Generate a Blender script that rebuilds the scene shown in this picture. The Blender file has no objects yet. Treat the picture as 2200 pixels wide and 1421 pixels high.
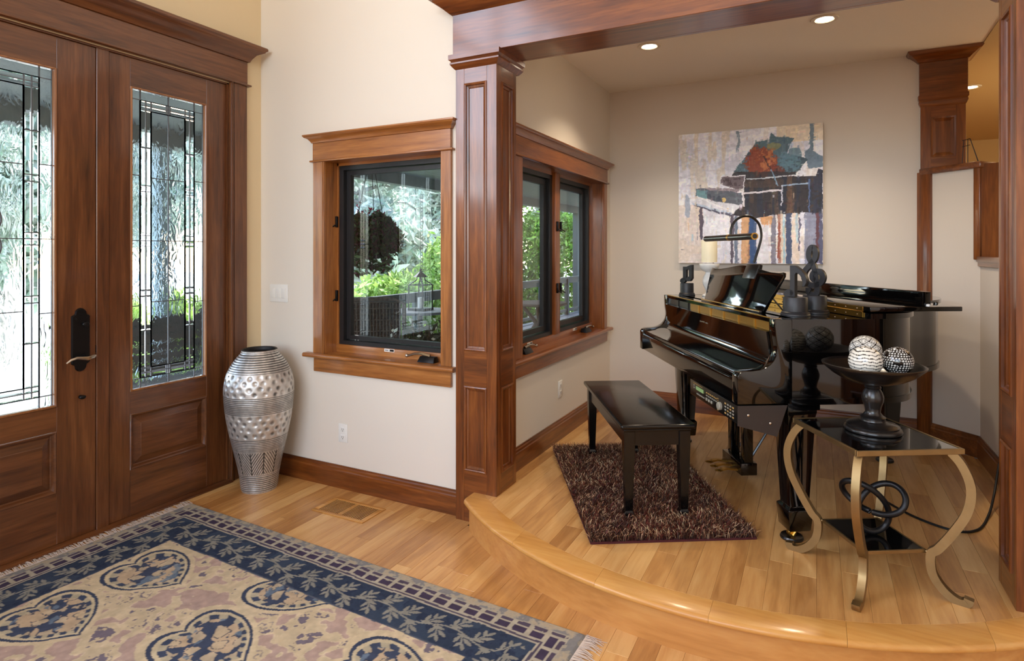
import bpy, bmesh, math, random
import numpy as np
from mathutils import Vector, Matrix
SC = bpy.context.scene
COL = SC.collection
PZ = 0.164                      # platform height
TH = math.radians(30.63)        # piano, bench, shag rug and side table share this turn
# ------------------------------------------------------------ camera
cam = bpy.data.cameras.new('camera'); camo = bpy.data.objects.new('camera', cam); COL.objects.link(camo)
cam.sensor_width = 36.0; cam.lens = 1282.0/2200*36
cam.shift_y = -(710.5-541.0)/2200
cam.clip_start = 0.05; cam.clip_end = 300
camo.location = (0, 0, 1.45); camo.rotation_euler = (math.radians(90), 0, math.atan2(.4549, .8906))
SC.camera = camo
# ------------------------------------------------------------ colour management
vs = SC.view_settings
vs.view_transform = 'Standard'; vs.look = 'None'; vs.gamma = 1.0; vs.use_curve_mapping = False
vs.exposure = 0.1
# ------------------------------------------------------------ sky and sun
w = bpy.data.worlds.new('sky'); SC.world = w; w.use_nodes = True
nt = w.node_tree; nt.nodes.clear()
sky = nt.nodes.new('ShaderNodeTexSky'); sky.sky_type = 'NISHITA'; sky.sun_disc = False
sky.sun_elevation = math.radians(48); sky.sun_rotation = math.radians(300); sky.air_density = 1.0; sky.dust_density = 1.5
bg = nt.nodes.new('ShaderNodeBackground'); bg.inputs[1].default_value = 1.0
out = nt.nodes.new('ShaderNodeOutputWorld')
nt.links.new(sky.outputs[0], bg.inputs[0]); nt.links.new(bg.outputs[0], out.inputs[0])
def light(name, kind, loc, rot, power, color, **kw):
    l = bpy.data.lights.new(name, kind); l.energy = power; l.color = color
    for k_, v_ in kw.items(): setattr(l, k_, v_)
    o = bpy.data.objects.new(name, l); COL.objects.link(o); o.location = loc; o.rotation_euler = rot
    return o
light('sun', 'SUN', (-20, 8, 20), (math.radians(32), 0, math.radians(119)), 10, (1, .95, .86), angle=math.radians(0.6))
# daylight entering by the tall windows of the great room behind the camera and the clerestory left of the entry doors
light('daylight_tall_windows', 'AREA', (-0.6, -4.32, 2.75), (math.radians(90), 0, 0), 128, (.985, .98, .965), shape='RECTANGLE', size=4.4, size_y=3.6)
light('daylight_clerestory', 'AREA', (-3.44, -1.30, 3.35), (math.radians(90), 0, math.radians(-90)), 200, (.96, .94, 1.0), shape='RECTANGLE', size=3.4, size_y=2.7)
# ------------------------------------------------------------ helpers
class MB:
    def __init__(s): s.v = []; s.f = []
    def add(s, vs_, fs_):
        b = len(s.v); s.v += [tuple(p) for p in vs_]; s.f += [tuple(b+i for i in f) for f in fs_]; return s
    def box(s, x0, x1, y0, y1, z0, z1):
        return s.add([(x0,y0,z0),(x1,y0,z0),(x1,y1,z0),(x0,y1,z0),(x0,y0,z1),(x1,y0,z1),(x1,y1,z1),(x0,y1,z1)],
                     [(0,3,2,1),(4,5,6,7),(0,1,5,4),(1,2,6,5),(2,3,7,6),(3,0,4,7)])
    def prism(s, poly, z0, z1):          # vertical extrusion of a plan polygon
        n = len(poly)
        return s.add([(x,y,z0) for x,y in poly]+[(x,y,z1) for x,y in poly],
                     [tuple(range(n))[::-1], tuple(range(n,2*n))]+[(i,(i+1)%n,n+(i+1)%n,n+i) for i in range(n)])
    def extr(s, poly, a0, a1, axis):     # extrude a 2-d profile along an axis: 'x' -> (y,z) profile, 'y' -> (x,z) profile
        n = len(poly)
        P = (lambda p,a:(a,p[0],p[1])) if axis == 'x' else (lambda p,a:(p[0],a,p[1]))
        return s.add([P(p,a0) for p in poly]+[P(p,a1) for p in poly],
                     [tuple(range(n))[::-1], tuple(range(n,2*n))]+[(i,(i+1)%n,n+(i+1)%n,n+i) for i in range(n)])
    def lathe(s, prof, n=32, c=(0,0,0), cap0=True, cap1=True):
        m = len(prof); vs_ = []
        for r,z in prof:
            for i in range(n):
                a = 2*math.pi*i/n; vs_.append((c[0]+r*math.cos(a), c[1]+r*math.sin(a), c[2]+z))
        fs = [(j*n+i, j*n+(i+1)%n, (j+1)*n+(i+1)%n, (j+1)*n+i) for j in range(m-1) for i in range(n)]
        if cap0: fs.append(tuple(range(n))[::-1])
        if cap1: fs.append(tuple((m-1)*n+i for i in range(n)))
        return s.add(vs_, fs)
    def tube(s, path, r, n=8, closed=False, flat=None, up=(0,0,1)):
        pts = [Vector(p) for p in path]; m = len(pts); vs_ = []
        rr = r if isinstance(r, (list, tuple)) else [r]*m
        prev = None
        for i in range(m):
            a = pts[(i-1)%m] if (closed or i > 0) else pts[i]
            b = pts[(i+1)%m] if (closed or i < m-1) else pts[i]
            t = (b-a).normalized()
            if flat is not None: x = Vector(up).cross(t)
            else: x = (prev if prev is not None else (Vector((0,0,1)) if abs(t.z) < .9 else Vector((1,0,0))))
            x = (x - t*x.dot(t)).normalized(); prev = x
            y = t.cross(x)
            for j in range(n):
                an = 2*math.pi*(j+.5)/n
                if flat is not None:
                    sx, sy = [(1,1),(-1,1),(-1,-1),(1,-1)][j]
                    vs_.append(pts[i]+x*sx*flat[0]+y*sy*flat[1])
                else: vs_.append(pts[i]+(x*math.cos(an)+y*math.sin(an))*rr[i])
        fs = [(i*n+j, i*n+(j+1)%n, ((i+1)%m)*n+(j+1)%n, ((i+1)%m)*n+j) for i in range(m if closed else m-1) for j in range(n)]
        if not closed: fs += [tuple(range(n))[::-1], tuple((m-1)*n+j for j in range(n))]
        return s.add(vs_, fs)
    def sphere(s, c, r, n=16, m=10, sc=(1,1,1)):
        prof = [(max(1e-4, math.sin(math.pi*j/m)), -math.cos(math.pi*j/m)) for j in range(m+1)]
        t = MB().lathe(prof, n)
        return s.add([(c[0]+p[0]*r*sc[0], c[1]+p[1]*r*sc[1], c[2]+p[2]*r*sc[2]) for p in t.v], t.f)
    def xf(s, fn): s.v = [tuple(fn(Vector(p))) for p in s.v]; return s
    def build(s, name, mat=None, parent=None, smooth=False, bevel=0, ang=35, seg=2):
        me = bpy.data.meshes.new(name); me.from_pydata(s.v, [], s.f); me.validate(verbose=False)
        bm = bmesh.new(); bm.from_mesh(me)
        bmesh.ops.recalc_face_normals(bm, faces=bm.faces)
        if bevel: 
            es = [e for e in bm.edges if len(e.link_faces) == 2 and e.calc_face_angle(0) > .5]
            bmesh.ops.bevel(bm, geom=es, offset=bevel, segments=seg, affect='EDGES', profile=.5, clamp_overlap=True)
        if smooth or bevel:
            for f in bm.faces: f.smooth = True
            lim = math.radians(ang)
            for e in bm.edges:
                if len(e.link_faces) != 2 or e.calc_face_angle(0) > lim: e.smooth = False
        bm.to_mesh(me); bm.free()
        o = bpy.data.objects.new(name, me); COL.objects.link(o)
        if mat: me.materials.append(mat)
        if parent: o.parent = parent
        return o
def thing(name, label, cat, loc=(0,0,0), rz=0, group=None):
    o = bpy.data.objects.new(name, None); COL.objects.link(o); o.empty_display_size = .05
    o.location = loc; o.rotation_euler = (0,0,rz)
    return tag(o, label, cat, group)
def tag(o, label, cat, group=None):
    o['label'] = label; o['category'] = cat
    if group: o['group'] = group
    return o
def struct(o, label=None, cat=None):
    o['kind'] = 'structure'
    if label: o['label'] = label
    if cat: o['category'] = cat
    return o
def root(name, label=None, cat=None, loc=(0,0,0)):
    o = bpy.data.objects.new(name, None); COL.objects.link(o); o.empty_display_size = .05; o.location = loc
    return struct(o, label, cat)
class Fr:      # a vertical wall frame: u along the wall, n out of it into the room
    def __init__(s, o, u, n): s.o = Vector((o[0],o[1],0)); s.u = Vector((u[0],u[1],0)); s.n = Vector((n[0],n[1],0))
    def __call__(s, u, n, z): return s.o+s.u*u+s.n*n+Vector((0,0,z))
    def box(s, mb, u0,u1,n0,n1,z0,z1):
        b = len(mb.v); t = MB().box(u0,u1,n0,n1,z0,z1); return mb.add([s(*p) for p in t.v], t.f)
FA = Fr((0,2.79), (1,0), (0,-1)); FB = Fr((-1.575,0), (0,1), (1,0)); FD = Fr((-3.31,0), (0,1), (1,0)); FC = Fr((0,4.92), (1,0), (0,-1))
def wall_holes(fr, u0,u1,z0,z1,thick,holes):
    mb = MB(); us = sorted({u0,u1}|{h[0] for h in holes}|{h[1] for h in holes}); zs = sorted({z0,z1}|{h[2] for h in holes}|{h[3] for h in holes})
    for a,b in zip(us,us[1:]):
        for c,d in zip(zs,zs[1:]):
            if any(h[0]-1e-6 <= a and b <= h[1]+1e-6 and h[2]-1e-6 <= c and d <= h[3]+1e-6 for h in holes): continue
            fr.box(mb, a,b,-thick,0,c,d)
    return mb
def crown(fr, u0,u1, prof, n0=0.0, mb=None, back=0.0):   # profile (projection, z) swept along left return, front, right return
    mb = mb or MB(); m = len(prof); V = []; F = []
    for p,z in prof:
        V += [fr(u0-p,back,z), fr(u0-p,n0+p,z), fr(u1+p,n0+p,z), fr(u1+p,back,z)]
    for j in range(m-1):
        for i in range(3): F.append((j*4+i, j*4+i+1, (j+1)*4+i+1, (j+1)*4+i))
    F.append((0,1,2,3)); F.append(tuple((m-1)*4+i for i in range(4))[::-1])
    for i in (0,3): F.append(tuple(j*4+i for j in range(m)) if i == 3 else tuple(j*4+i for j in range(m))[::-1])
    return mb.add(V, F)
def rings(fr, rect, prof, mb=None, fill=True):           # nested rectangles: (inset, height) -> moulded panel surface
    mb = mb or MB(); u0,u1,z0,z1 = rect; V = []; F = []
    for i_,h_ in prof: V += [fr(u0+i_,h_,z0+i_), fr(u1-i_,h_,z0+i_), fr(u1-i_,h_,z1-i_), fr(u0+i_,h_,z1-i_)]
    for j in range(len(prof)-1):
        for i in range(4): F.append((j*4+i, j*4+(i+1)%4, (j+1)*4+(i+1)%4, (j+1)*4+i))
    if fill: F.append(tuple((len(prof)-1)*4+i for i in range(4)))
    return mb.add(V, F)
# ------------------------------------------------------------ materials
def lin(c): return tuple(((x/255)/12.92 if x/255 <= .04045 else ((x/255+.055)/1.055)**2.4) for x in c[:3])
def newmat(name):
    m = bpy.data.materials.new(name); m.use_nodes = True; n = m.node_tree.nodes; l = m.node_tree.links
    b = n['Principled BSDF']; return m, n, l, b
def plain(name, rgb, rough=.5, metal=0.0, coat=0.0, spec=.5, bump=0, bscale=200, emit=None, vary=0):
    m,n,l,b = newmat(name); b.inputs['Base Color'].default_value = (*lin(rgb),1); b.inputs['Roughness'].default_value = rough
    b.inputs['Metallic'].default_value = metal; b.inputs['Coat Weight'].default_value = coat; b.inputs['Specular IOR Level'].default_value = spec
    b.inputs['Coat Roughness'].default_value = .05
    if emit: b.inputs['Emission Color'].default_value = (*emit[0],1); b.inputs['Emission Strength'].default_value = emit[1]
    if bump or vary:
        tc = n.new('ShaderNodeTexCoord'); nz = n.new('ShaderNodeTexNoise'); nz.inputs['Scale'].default_value = bscale; nz.inputs['Detail'].default_value = 3
        l.new(tc.outputs['Object'], nz.inputs['Vector'])
        if bump:
            bp = n.new('ShaderNodeBump'); bp.inputs['Strength'].default_value = bump; bp.inputs['Distance'].default_value = .002
            l.new(nz.outputs['Fac'], bp.inputs['Height']); l.new(bp.outputs[0], b.inputs['Normal'])
        if vary:
            r = n.new('ShaderNodeValToRGB'); c = lin(rgb); r.color_ramp.elements[0].color = (*[x*(1-vary) for x in c],1); r.color_ramp.elements[1].color = (*[min(1,x*(1+vary)) for x in c],1)
            r.color_ramp.elements[0].position = .3; r.color_ramp.elements[1].position = .7
            l.new(nz.outputs['Fac'], r.inputs[0]); l.new(r.outputs[0], b.inputs['Base Color'])
    return m
def wood(name, dark, mid, light_, axis, rough=.30, coat=.5, across=14.0, along=1.1, rand=.0, spec=.5):
    m,n,l,b = newmat(name)
    tc = n.new('ShaderNodeTexCoord'); mp = n.new('ShaderNodeMapping')
    sc = [across]*3; sc['xyz'.index(axis)] = along; mp.inputs['Scale'].default_value = sc
    oi = n.new('ShaderNodeObjectInfo'); mul = n.new('ShaderNodeVectorMath'); mul.operation = 'SCALE'; mul.inputs['Scale'].default_value = 37.0
    cb = n.new('ShaderNodeCombineXYZ')
    for i in range(3): l.new(oi.outputs['Random'], cb.inputs[i])
    l.new(cb.outputs[0], mul.inputs[0]); l.new(mul.outputs[0], mp.inputs['Location'])
    l.new(tc.outputs['Object'], mp.inputs['Vector'])
    n1 = n.new('ShaderNodeTexNoise'); n1.inputs['Scale'].default_value = 1.0; n1.inputs['Detail'].default_value = 5; n1.inputs['Distortion'].default_value = 1.2
    l.new(mp.outputs[0], n1.inputs['Vector'])
    n2 = n.new('ShaderNodeTexNoise'); n2.inputs['Scale'].default_value = 7.0; n2.inputs['Detail'].default_value = 4; n2.inputs['Distortion'].default_value = .4
    l.new(mp.outputs[0], n2.inputs['Vector'])
    mx = n.new('ShaderNodeMix'); mx.data_type = 'FLOAT'; mx.inputs[0].default_value = .35
    l.new(n1.outputs['Fac'], mx.inputs[2]); l.new(n2.outputs['Fac'], mx.inputs[3])
    v = mx.outputs[0]
    if rand:
        ma = n.new('ShaderNodeMath'); ma.operation = 'MULTIPLY_ADD'; ma.inputs[1].default_value = rand; 
        su = n.new('ShaderNodeMath'); su.operation = 'SUBTRACT'; su.inputs[1].default_value = rand/2
        l.new(oi.outputs['Random'], ma.inputs[0]); l.new(v, ma.inputs[2]); l.new(ma.outputs[0], su.inputs[0]); v = su.outputs[0]
    r = n.new('ShaderNodeValToRGB'); e = r.color_ramp.elements
    e[0].position = .28; e[0].color = (*lin(dark),1); e[1].position = .72; e[1].color = (*lin(light_),1)
    k_ = e.new(.5); k_.color = (*lin(mid),1)
    l.new(v, r.inputs[0]); l.new(r.outputs[0], b.inputs['Base Color'])
    b.inputs['Roughness'].default_value = rough; b.inputs['Coat Weight'].default_value = coat; b.inputs['Coat Roughness'].default_value = .12
    b.inputs['Specular IOR Level'].default_value = spec
    bp = n.new('ShaderNodeBump'); bp.inputs['Strength'].default_value = .08; bp.inputs['Distance'].default_value = .001
    l.new(n2.outputs['Fac'], bp.inputs['Height']); l.new(bp.outputs[0], b.inputs['Normal'])
    return m
def vcol(name, rough=.6, metal=0.0, coat=0.0, bump=0, bscale=600, spec=.4):
    m,n,l,b = newmat(name); a = n.new('ShaderNodeAttribute'); a.attribute_name = 'Col'
    l.new(a.outputs['Color'], b.inputs['Base Color']); b.inputs['Roughness'].default_value = rough; b.inputs['Metallic'].default_value = metal
    b.inputs['Coat Weight'].default_value = coat; b.inputs['Specular IOR Level'].default_value = spec
    if bump:
        tc = n.new('ShaderNodeTexCoord'); nz = n.new('ShaderNodeTexNoise'); nz.inputs['Scale'].default_value = bscale; nz.inputs['Detail'].default_value = 2
        bp = n.new('ShaderNodeBump'); bp.inputs['Strength'].default_value = bump; bp.inputs['Distance'].default_value = .003
        l.new(tc.outputs['Object'], nz.inputs['Vector']); l.new(nz.outputs['Fac'], bp.inputs['Height']); l.new(bp.outputs[0], b.inputs['Normal'])
    return m
def setcol(me, rgb):        # rgb: (nverts,3) in 0..255 sRGB
    c = np.asarray(rgb, float)/255; c = np.where(c <= .04045, c/12.92, ((c+.055)/1.055)**2.4)
    a = me.color_attributes.new('Col', 'FLOAT_COLOR', 'POINT')
    a.data.foreach_set('color', np.c_[c, np.ones(len(c))].astype(np.float32).ravel())
def glass(name, tint=(1,1,1), gloss=.10, rough=0.0, bump=0, bscale=30):
    m = bpy.data.materials.new(name); m.use_nodes = True; n = m.node_tree.nodes; l = m.node_tree.links; n.clear()
    o = n.new('ShaderNodeOutputMaterial'); t = n.new('ShaderNodeBsdfTransparent'); t.inputs[0].default_value = (*tint,1)
    g = n.new('ShaderNodeBsdfGlossy'); g.inputs['Roughness'].default_value = rough; mx = n.new('ShaderNodeMixShader')
    fr = n.new('ShaderNodeFresnel'); ge = n.new('ShaderNodeNewGeometry'); mi = n.new('ShaderNodeMix'); mi.data_type = 'FLOAT'; mi.inputs[2].default_value = 1.45; mi.inputs[3].default_value = 1/1.45
    l.new(ge.outputs['Backfacing'], mi.inputs[0]); l.new(mi.outputs[0], fr.inputs[0])
    l.new(fr.outputs[0], mx.inputs[0]); l.new(t.outputs[0], mx.inputs[1]); l.new(g.outputs[0], mx.inputs[2]); l.new(mx.outputs[0], o.inputs[0])
    return m
def textured_glass(name, scale, strength, tint=(.93,.97,1.0), rough=.04):
    m,n,l,b = newmat(name); b.inputs['Base Color'].default_value = (*tint,1); b.inputs['Transmission Weight'].default_value = 1; b.inputs['Roughness'].default_value = rough; b.inputs['IOR'].default_value = 1.3
    tc = n.new('ShaderNodeTexCoord'); mp = n.new('ShaderNodeMapping'); mp.inputs['Scale'].default_value = (1,1,.45)
    nz = n.new('ShaderNodeTexNoise'); nz.inputs['Scale'].default_value = scale; nz.inputs['Detail'].default_value = 2; nz.inputs['Distortion'].default_value = .8
    bp = n.new('ShaderNodeBump'); bp.inputs['Strength'].default_value = strength; bp.inputs['Distance'].default_value = .02
    l.new(tc.outputs['Object'], mp.inputs[0]); l.new(mp.outputs[0], nz.inputs['Vector']); l.new(nz.outputs['Fac'], bp.inputs['Height']); l.new(bp.outputs[0], b.inputs['Normal'])
    return m
M = {}
TR = ((60,27,8),(112,58,20),(150,88,36))      # red-brown stained trim
DR = ((62,32,13),(100,57,27),(128,80,43))      # door wood
WN = ((108,62,24),(158,98,44),(190,128,66))    # window wood
for ax in 'xyz':
    M['trim_'+ax] = wood('stained_trim_'+ax, *TR, ax); M['door_'+ax] = wood('door_wood_'+ax, *DR, ax, rough=.36); M['win_'+ax] = wood('window_wood_'+ax, *WN, ax, rough=.36)
M['winb_x'] = wood('alcove_window_wood_x', (92,44,15),(134,74,29),(166,100,44), 'x'); M['winb_y'] = wood('alcove_window_wood_y', (92,44,15),(134,74,29),(166,100,44), 'y'); M['winb_z'] = wood('alcove_window_wood_z', (92,44,15),(134,74,29),(166,100,44), 'z')
M['plank'] = wood('maple_plank', (174,120,64),(208,154,90),(226,180,116), 'y', rough=.34, coat=.25, across=9, along=.9, rand=.30)
M['nosing'] = wood('maple_nosing', (180,120,54),(204,146,74),(218,166,94), 'x', rough=.36, coat=.2, across=8, along=.9)
M['riser'] = wood('maple_riser', (172,114,54),(196,138,74),(210,158,92), 'x', rough=.36, coat=.2, across=8, along=.8)
M['paint_white'] = plain('warm_white_paint', (228,219,206), .75, bump=.04, bscale=300)
M['paint_warm_lit'] = plain('warm_lit_cream', (226,206,168), .75, bump=.04, bscale=300)  # entry wall: warm lamp light painted in as a cream base colour
M['paint_greige'] = plain('greige_paint', (214,202,188), .75, bump=.04, bscale=300)
M['ceil'] = plain('textured_ceiling_paint', (240,231,218), .9, bump=.35, bscale=90)
M['tan'] = plain('warm_lit_tan', (205,178,130), .8)  # adjoining room: its warmer, dimmer light is put into this tan colour
M['white'] = plain('white_plastic', (236,234,228), .35)
M['iron'] = plain('dark_bronze', (28,27,28), .35, metal=.6)
M['steel'] = plain('satin_nickel', (190,182,170), .22, metal=1)
M['lead'] = plain('lead_came', (96,98,104), .45, metal=.4)
M['black'] = plain('piano_black', (6,5,5), .06, coat=.6)
M['satin_black'] = plain('satin_black', (16,15,14), .28, coat=.2)
M['lacquer'] = plain('black_lacquer', (7,6,6), .2, coat=.15, spec=.35)
M['brass'] = plain('brass', (190,148,70), .36, metal=1)
M['gap'] = plain('dark_gap', (18,12,8), .9)
M['sash'] = plain('black_sash', (30,30,32), .4)
M['pane'] = glass('clear_pane', (.96,.98,.98))
M['rain'] = textured_glass('rain_glass', 20, .30); M['hammer'] = textured_glass('seedy_glass', 40, .10, (.92,.96,.99)); M['bevel'] = textured_glass('bevelled_glass', 8, .05, (.97,.98,1), 0.0)
# ================================================================ the setting
rng = random.Random(7)
# ---- lower floor: maple planks running away from the camera (y)
fl = root('floor', 'pale maple plank floor of the entry', 'floor')
MB().box(-3.45,4.1,-4.3,3.0,-.05,-.004).build('subfloor', M['gap'], fl)
PW = .0875
def in_front(x, y): return y
col = 0; x = -3.31
inner = [] 
while x < 0.95:
    x1 = x+PW-.0006
    # the planks stop at the platform riser
    cxm = (x+x1)/2
    yend = 2.79 if cxm < -1.62 else 3.956-math.sqrt(max(0.01, 1.76**2-(cxm+.43)**2))+.06
    y = 1.05-rng.random()*.9
    while y < yend:
        ln = rng.choice([.45,.6,.8,1.0,1.2,.7])*(.85+.3*rng.random()); y1 = min(y+ln, yend)
        if y1-y > .05 or y1 == yend:
            MB().box(x,x1,y,y1-.0006,-.012,0).build('plank', M['plank'], fl, bevel=.0007, seg=1)
        y = y1
    x += PW
wide = MB().box(-3.31,4.1,-4.3,.15,-.012,-.0005).box(.95,4.1,.15,2.7,-.012,-.0005)
wide.build('floor_remainder', M['plank'], fl)
# ---- raised platform with a bowed front
CX0, CY0, RO = -.43, 3.956, 1.78
def arc(r, x): return CY0-math.sqrt(r*r-(x-CX0)**2)
pf = root('floor_platform', 'raised bow-fronted maple platform of the piano alcove', 'platform')
xs = np.linspace(-1.612, .93, 49)
base = [(float(t), arc(RO-.03, float(t))) for t in xs]+[(.93,4.60),(.62,4.92),(-1.612,4.92)]
MB().prism(base, 0, .134).build('platform_base', M['riser'], pf, smooth=True, ang=30)
RI = RO-.118
edges = np.linspace(-1.63, .95, 7)
for a,b in zip(edges, edges[1:]):
    ts = np.linspace(a+.0004, b-.0004, 10)
    prof = []
    mb = MB(); rows = []
    for t in ts:
        t = float(t); row = []
        for (r_,z_) in ((RI,.136),(RO-.012,.136),(RO-.002,.142),(RO,.150),(RO-.002,.158),(RO-.012,.164),(RI,.164)):
            rr = r_; row.append((t, arc(rr, t), z_))
        rows.append(row)
    V = [p for r in rows for p in r]; n = 7
    F = [(i*n+j, i*n+(j+1)%n, (i+1)*n+(j+1)%n, (i+1)*n+j) for i in range(len(rows)-1) for j in range(n)]+[tuple(range(n)), tuple((len(rows)-1)*n+j for j in range(n))[::-1]]
    mb.add(V,F).build('nosing', M['nosing'], pf, smooth=True, ang=50)
x = -1.575
while x < .93:
    x1 = min(x+PW-.0006, .93); xm = (x+x1)/2
    ye = 4.92 if x1 < .62 else 4.92-(x1-.62)-.0
    y = arc(RI, xm)-.0
    first = True
    while y < ye-.01:
        ln = rng.choice([.5,.7,.9,1.1,1.3])*(.85+.3*rng.random())
        if first: ln *= .3+.7*rng.random()
        y1 = min(y+ln, ye)
        if ye-y1 < .12: y1 = ye
        mb = MB()
        if first: mb.prism([(x,arc(RI,x)+.0008),(xm,arc(RI,xm)+.0008),(x1,arc(RI,x1)+.0008),(x1,y1-.0006),(x,y1-.0006)], .15, PZ)
        else: mb.box(x,x1,y,y1-.0006,.15,PZ)
        mb.build('plank', M['plank'], pf, bevel=.0007, seg=1); first = False; y = y1
    x += PW
# ---- walls
struct(wall_holes(FD, -4.3,2.95,0,5.4,.16, [(.80,2.545,0,2.515),(-3.0,.4,2.0,4.7)]).build('wall_entry', M['paint_warm_lit']), 'wall around the entry doors, cream for the warm lamp light on it', 'wall')
struct(wall_holes(FA, -3.47,-1.62,0,5.4,.16, [(-2.743,-1.842,.78,2.033)]).build('wall_foyer', M['paint_white']), 'white wall with the single casement window', 'wall')
struct(wall_holes(FB, 2.80,5.08,0,2.9,.16, [(3.172,4.733,.78,2.033)]).build('wall_alcove_window', M['paint_white']), 'white alcove wall with the paired casement window', 'wall')
struct(MB().box(-1.735,.70,4.92,5.08,0,2.9).build('wall_alcove_back', M['paint_greige']), 'greige alcove wall behind the painting', 'wall')
dg = MB().prism([(.62,4.92),(.906,4.634),(1.0,4.72),(.72,5.01)], 0, 1.972)
dg.box(.906,1.03,2.99,4.634,0,1.385)
struct(dg.build('wall_half', M['paint_greige']), 'greige stepped half wall beside the piano', 'wall')
hi = MB().box(-1.76,4.1,2.77,2.97,2.80,5.4); hi.box(.89,4.1,2.77,2.97,0,2.80)
struct(hi.build('wall_over_beam', M['paint_white']), 'white wall above the wooden beam', 'wall')
bw = wall_holes(Fr((0,-4.2),(1,0),(0,1)), -3.47,4.26,0,5.4,.12, [(-2.8,1.6,.95,4.55)])
struct(bw.build('wall_back', M['paint_white']), 'white wall behind the camera with tall windows', 'wall')
rw = wall_holes(Fr((4.0,0),(0,1),(-1,0)), -4.3,3.0,0,5.4,.12, [])
struct(rw.build('wall_right', M['paint_white']), 'white wall on the right of the great room', 'wall')
for nm,fr,(u0,u1,z0,z1),nu in (('window_3',Fr((0,-4.2),(1,0),(0,1)),(-2.8,1.6,.95,4.55),4),('window_4',Fr((-3.31,0),(0,1),(1,0)),(-3.0,.4,2.0,4.7),3)):
    r_ = root(nm, 'tall stained wood window of the great room', 'window')
    for i in range(nu+1):
        u = u0+(u1-u0)*i/nu; mb = MB(); fr.box(mb, u-.04,u+.04,-.1,-.02,z0,z1); mb.build('mullion', M['trim_z'], r_)
    for z in (z0,(z0+z1)*.55,z1):
        mb = MB(); fr.box(mb, u0,u1,-.09,-.03,z-.04,z+.04); mb.build('rail', M['trim_x'], r_)
struct(MB().box(-3.5,4.2,-4.4,3.0,5.4,5.5).build('ceiling_great_room', M['paint_white']), 'white ceiling of the tall entry', 'ceiling')
struct(MB().prism([(-1.7,2.76),(.90,2.76),(.96,4.86),(.62,5.0),(-1.7,5.0)], 2.806,2.86).build('ceiling', M['ceil']), 'textured ceiling of the piano alcove', 'ceiling')
# adjoining room beyond the half wall
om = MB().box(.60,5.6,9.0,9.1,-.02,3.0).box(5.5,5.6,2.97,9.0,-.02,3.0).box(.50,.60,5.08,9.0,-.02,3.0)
struct(om.build('wall_adjoining', M['tan']), 'walls of the adjoining room, tan for the warm light on them', 'wall')
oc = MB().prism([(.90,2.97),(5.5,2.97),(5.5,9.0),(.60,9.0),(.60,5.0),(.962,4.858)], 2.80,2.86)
struct(oc.build('ceiling_adjoining', M['tan']), 'ceiling of the adjoining room, tan for the warm light on it', 'ceiling')
struct(MB().box(.6,5.5,2.97,9.0,-.02,.0).build('floor_adjoining', M['riser']), 'wood floor of the adjoining room', 'floor')
# ---- baseboards: board plus moulded cap
def baseboard(name, fr, u0, u1, z0, label, mat, th=.016, h=.137):
    mb = MB(); pr = [(0,z0),(th,z0),(th,z0+h-.034),(th*.72,z0+h-.028),(th*.72,z0+h-.016),(th*.45,z0+h-.008),(th*.45,z0+h),(0,z0+h)]
    V = [fr(u0,p,z) for p,z in pr]+[fr(u1,p,z) for p,z in pr]; n = len(pr)
    mb.add(V, [tuple(range(n)), tuple(range(n,2*n))[::-1]]+[(i,(i+1)%n,n+(i+1)%n,n+i) for i in range(n)])
    return struct(mb.build(name, mat, smooth=True, ang=25), label, 'baseboard')
baseboard('baseboard_foyer', FA, -3.29, -1.746, 0, 'stained baseboard under the single window', M['trim_x'])
baseboard('baseboard_entry', FD, 2.665, 2.775, 0, 'short stained baseboard beside the entry door casing', M['trim_y'])
baseboard('baseboard_alcove_window', FB, 2.996, 4.905, PZ, 'stained baseboard under the paired window', M['trim_y'])
baseboard('baseboard_alcove_back', FC, -1.56, .624, PZ, 'stained baseboard below the painting', M['trim_x'])
q = .7071
baseboard('baseboard_half_diagonal', Fr((.62,4.92),(q,-q),(-q,-q)), .10, .40, PZ, 'dark stained baseboard of the angled half wall', M['trim_x'])
baseboard('baseboard_half_side', Fr((.906,0),(0,1),(-1,0)), 2.99, 4.634, PZ, 'dark stained baseboard behind the right column', M['trim_y'])
# ---- half wall caps and casings
hc = root('trim_8', 'stained cap and casing of the stepped half wall', 'trim')
FDG = Fr((.62,4.92),(q,-q),(-q,-q))
mb = MB(); FDG.box(mb, .02,.418,-.13,.02,1.972,2.014); mb.build('cap', M['trim_x'], hc, bevel=.006)
mb = MB(); FDG.box(mb, .372,.410,-.02,.014,1.40,1.975); mb.build('end_casing', M['trim_z'], hc, bevel=.003)
mb = MB(); FDG.box(mb, .004,.100,-.02,.018,PZ,1.99); mb.build('corner_board', M['trim_z'], hc, bevel=.003)
MB().box(.905,1.04,4.634,4.66,1.40,2.0).build('jamb_panel', M['trim_z'], hc)
MB().box(.885,1.05,2.99,4.636,1.385,1.42).build('sill_cap', M['trim_y'], hc, bevel=.006)
MB().box(.893,.91,2.99,4.634,1.36,1.386).build('sill_moulding', M['trim_y'], hc)
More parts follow.
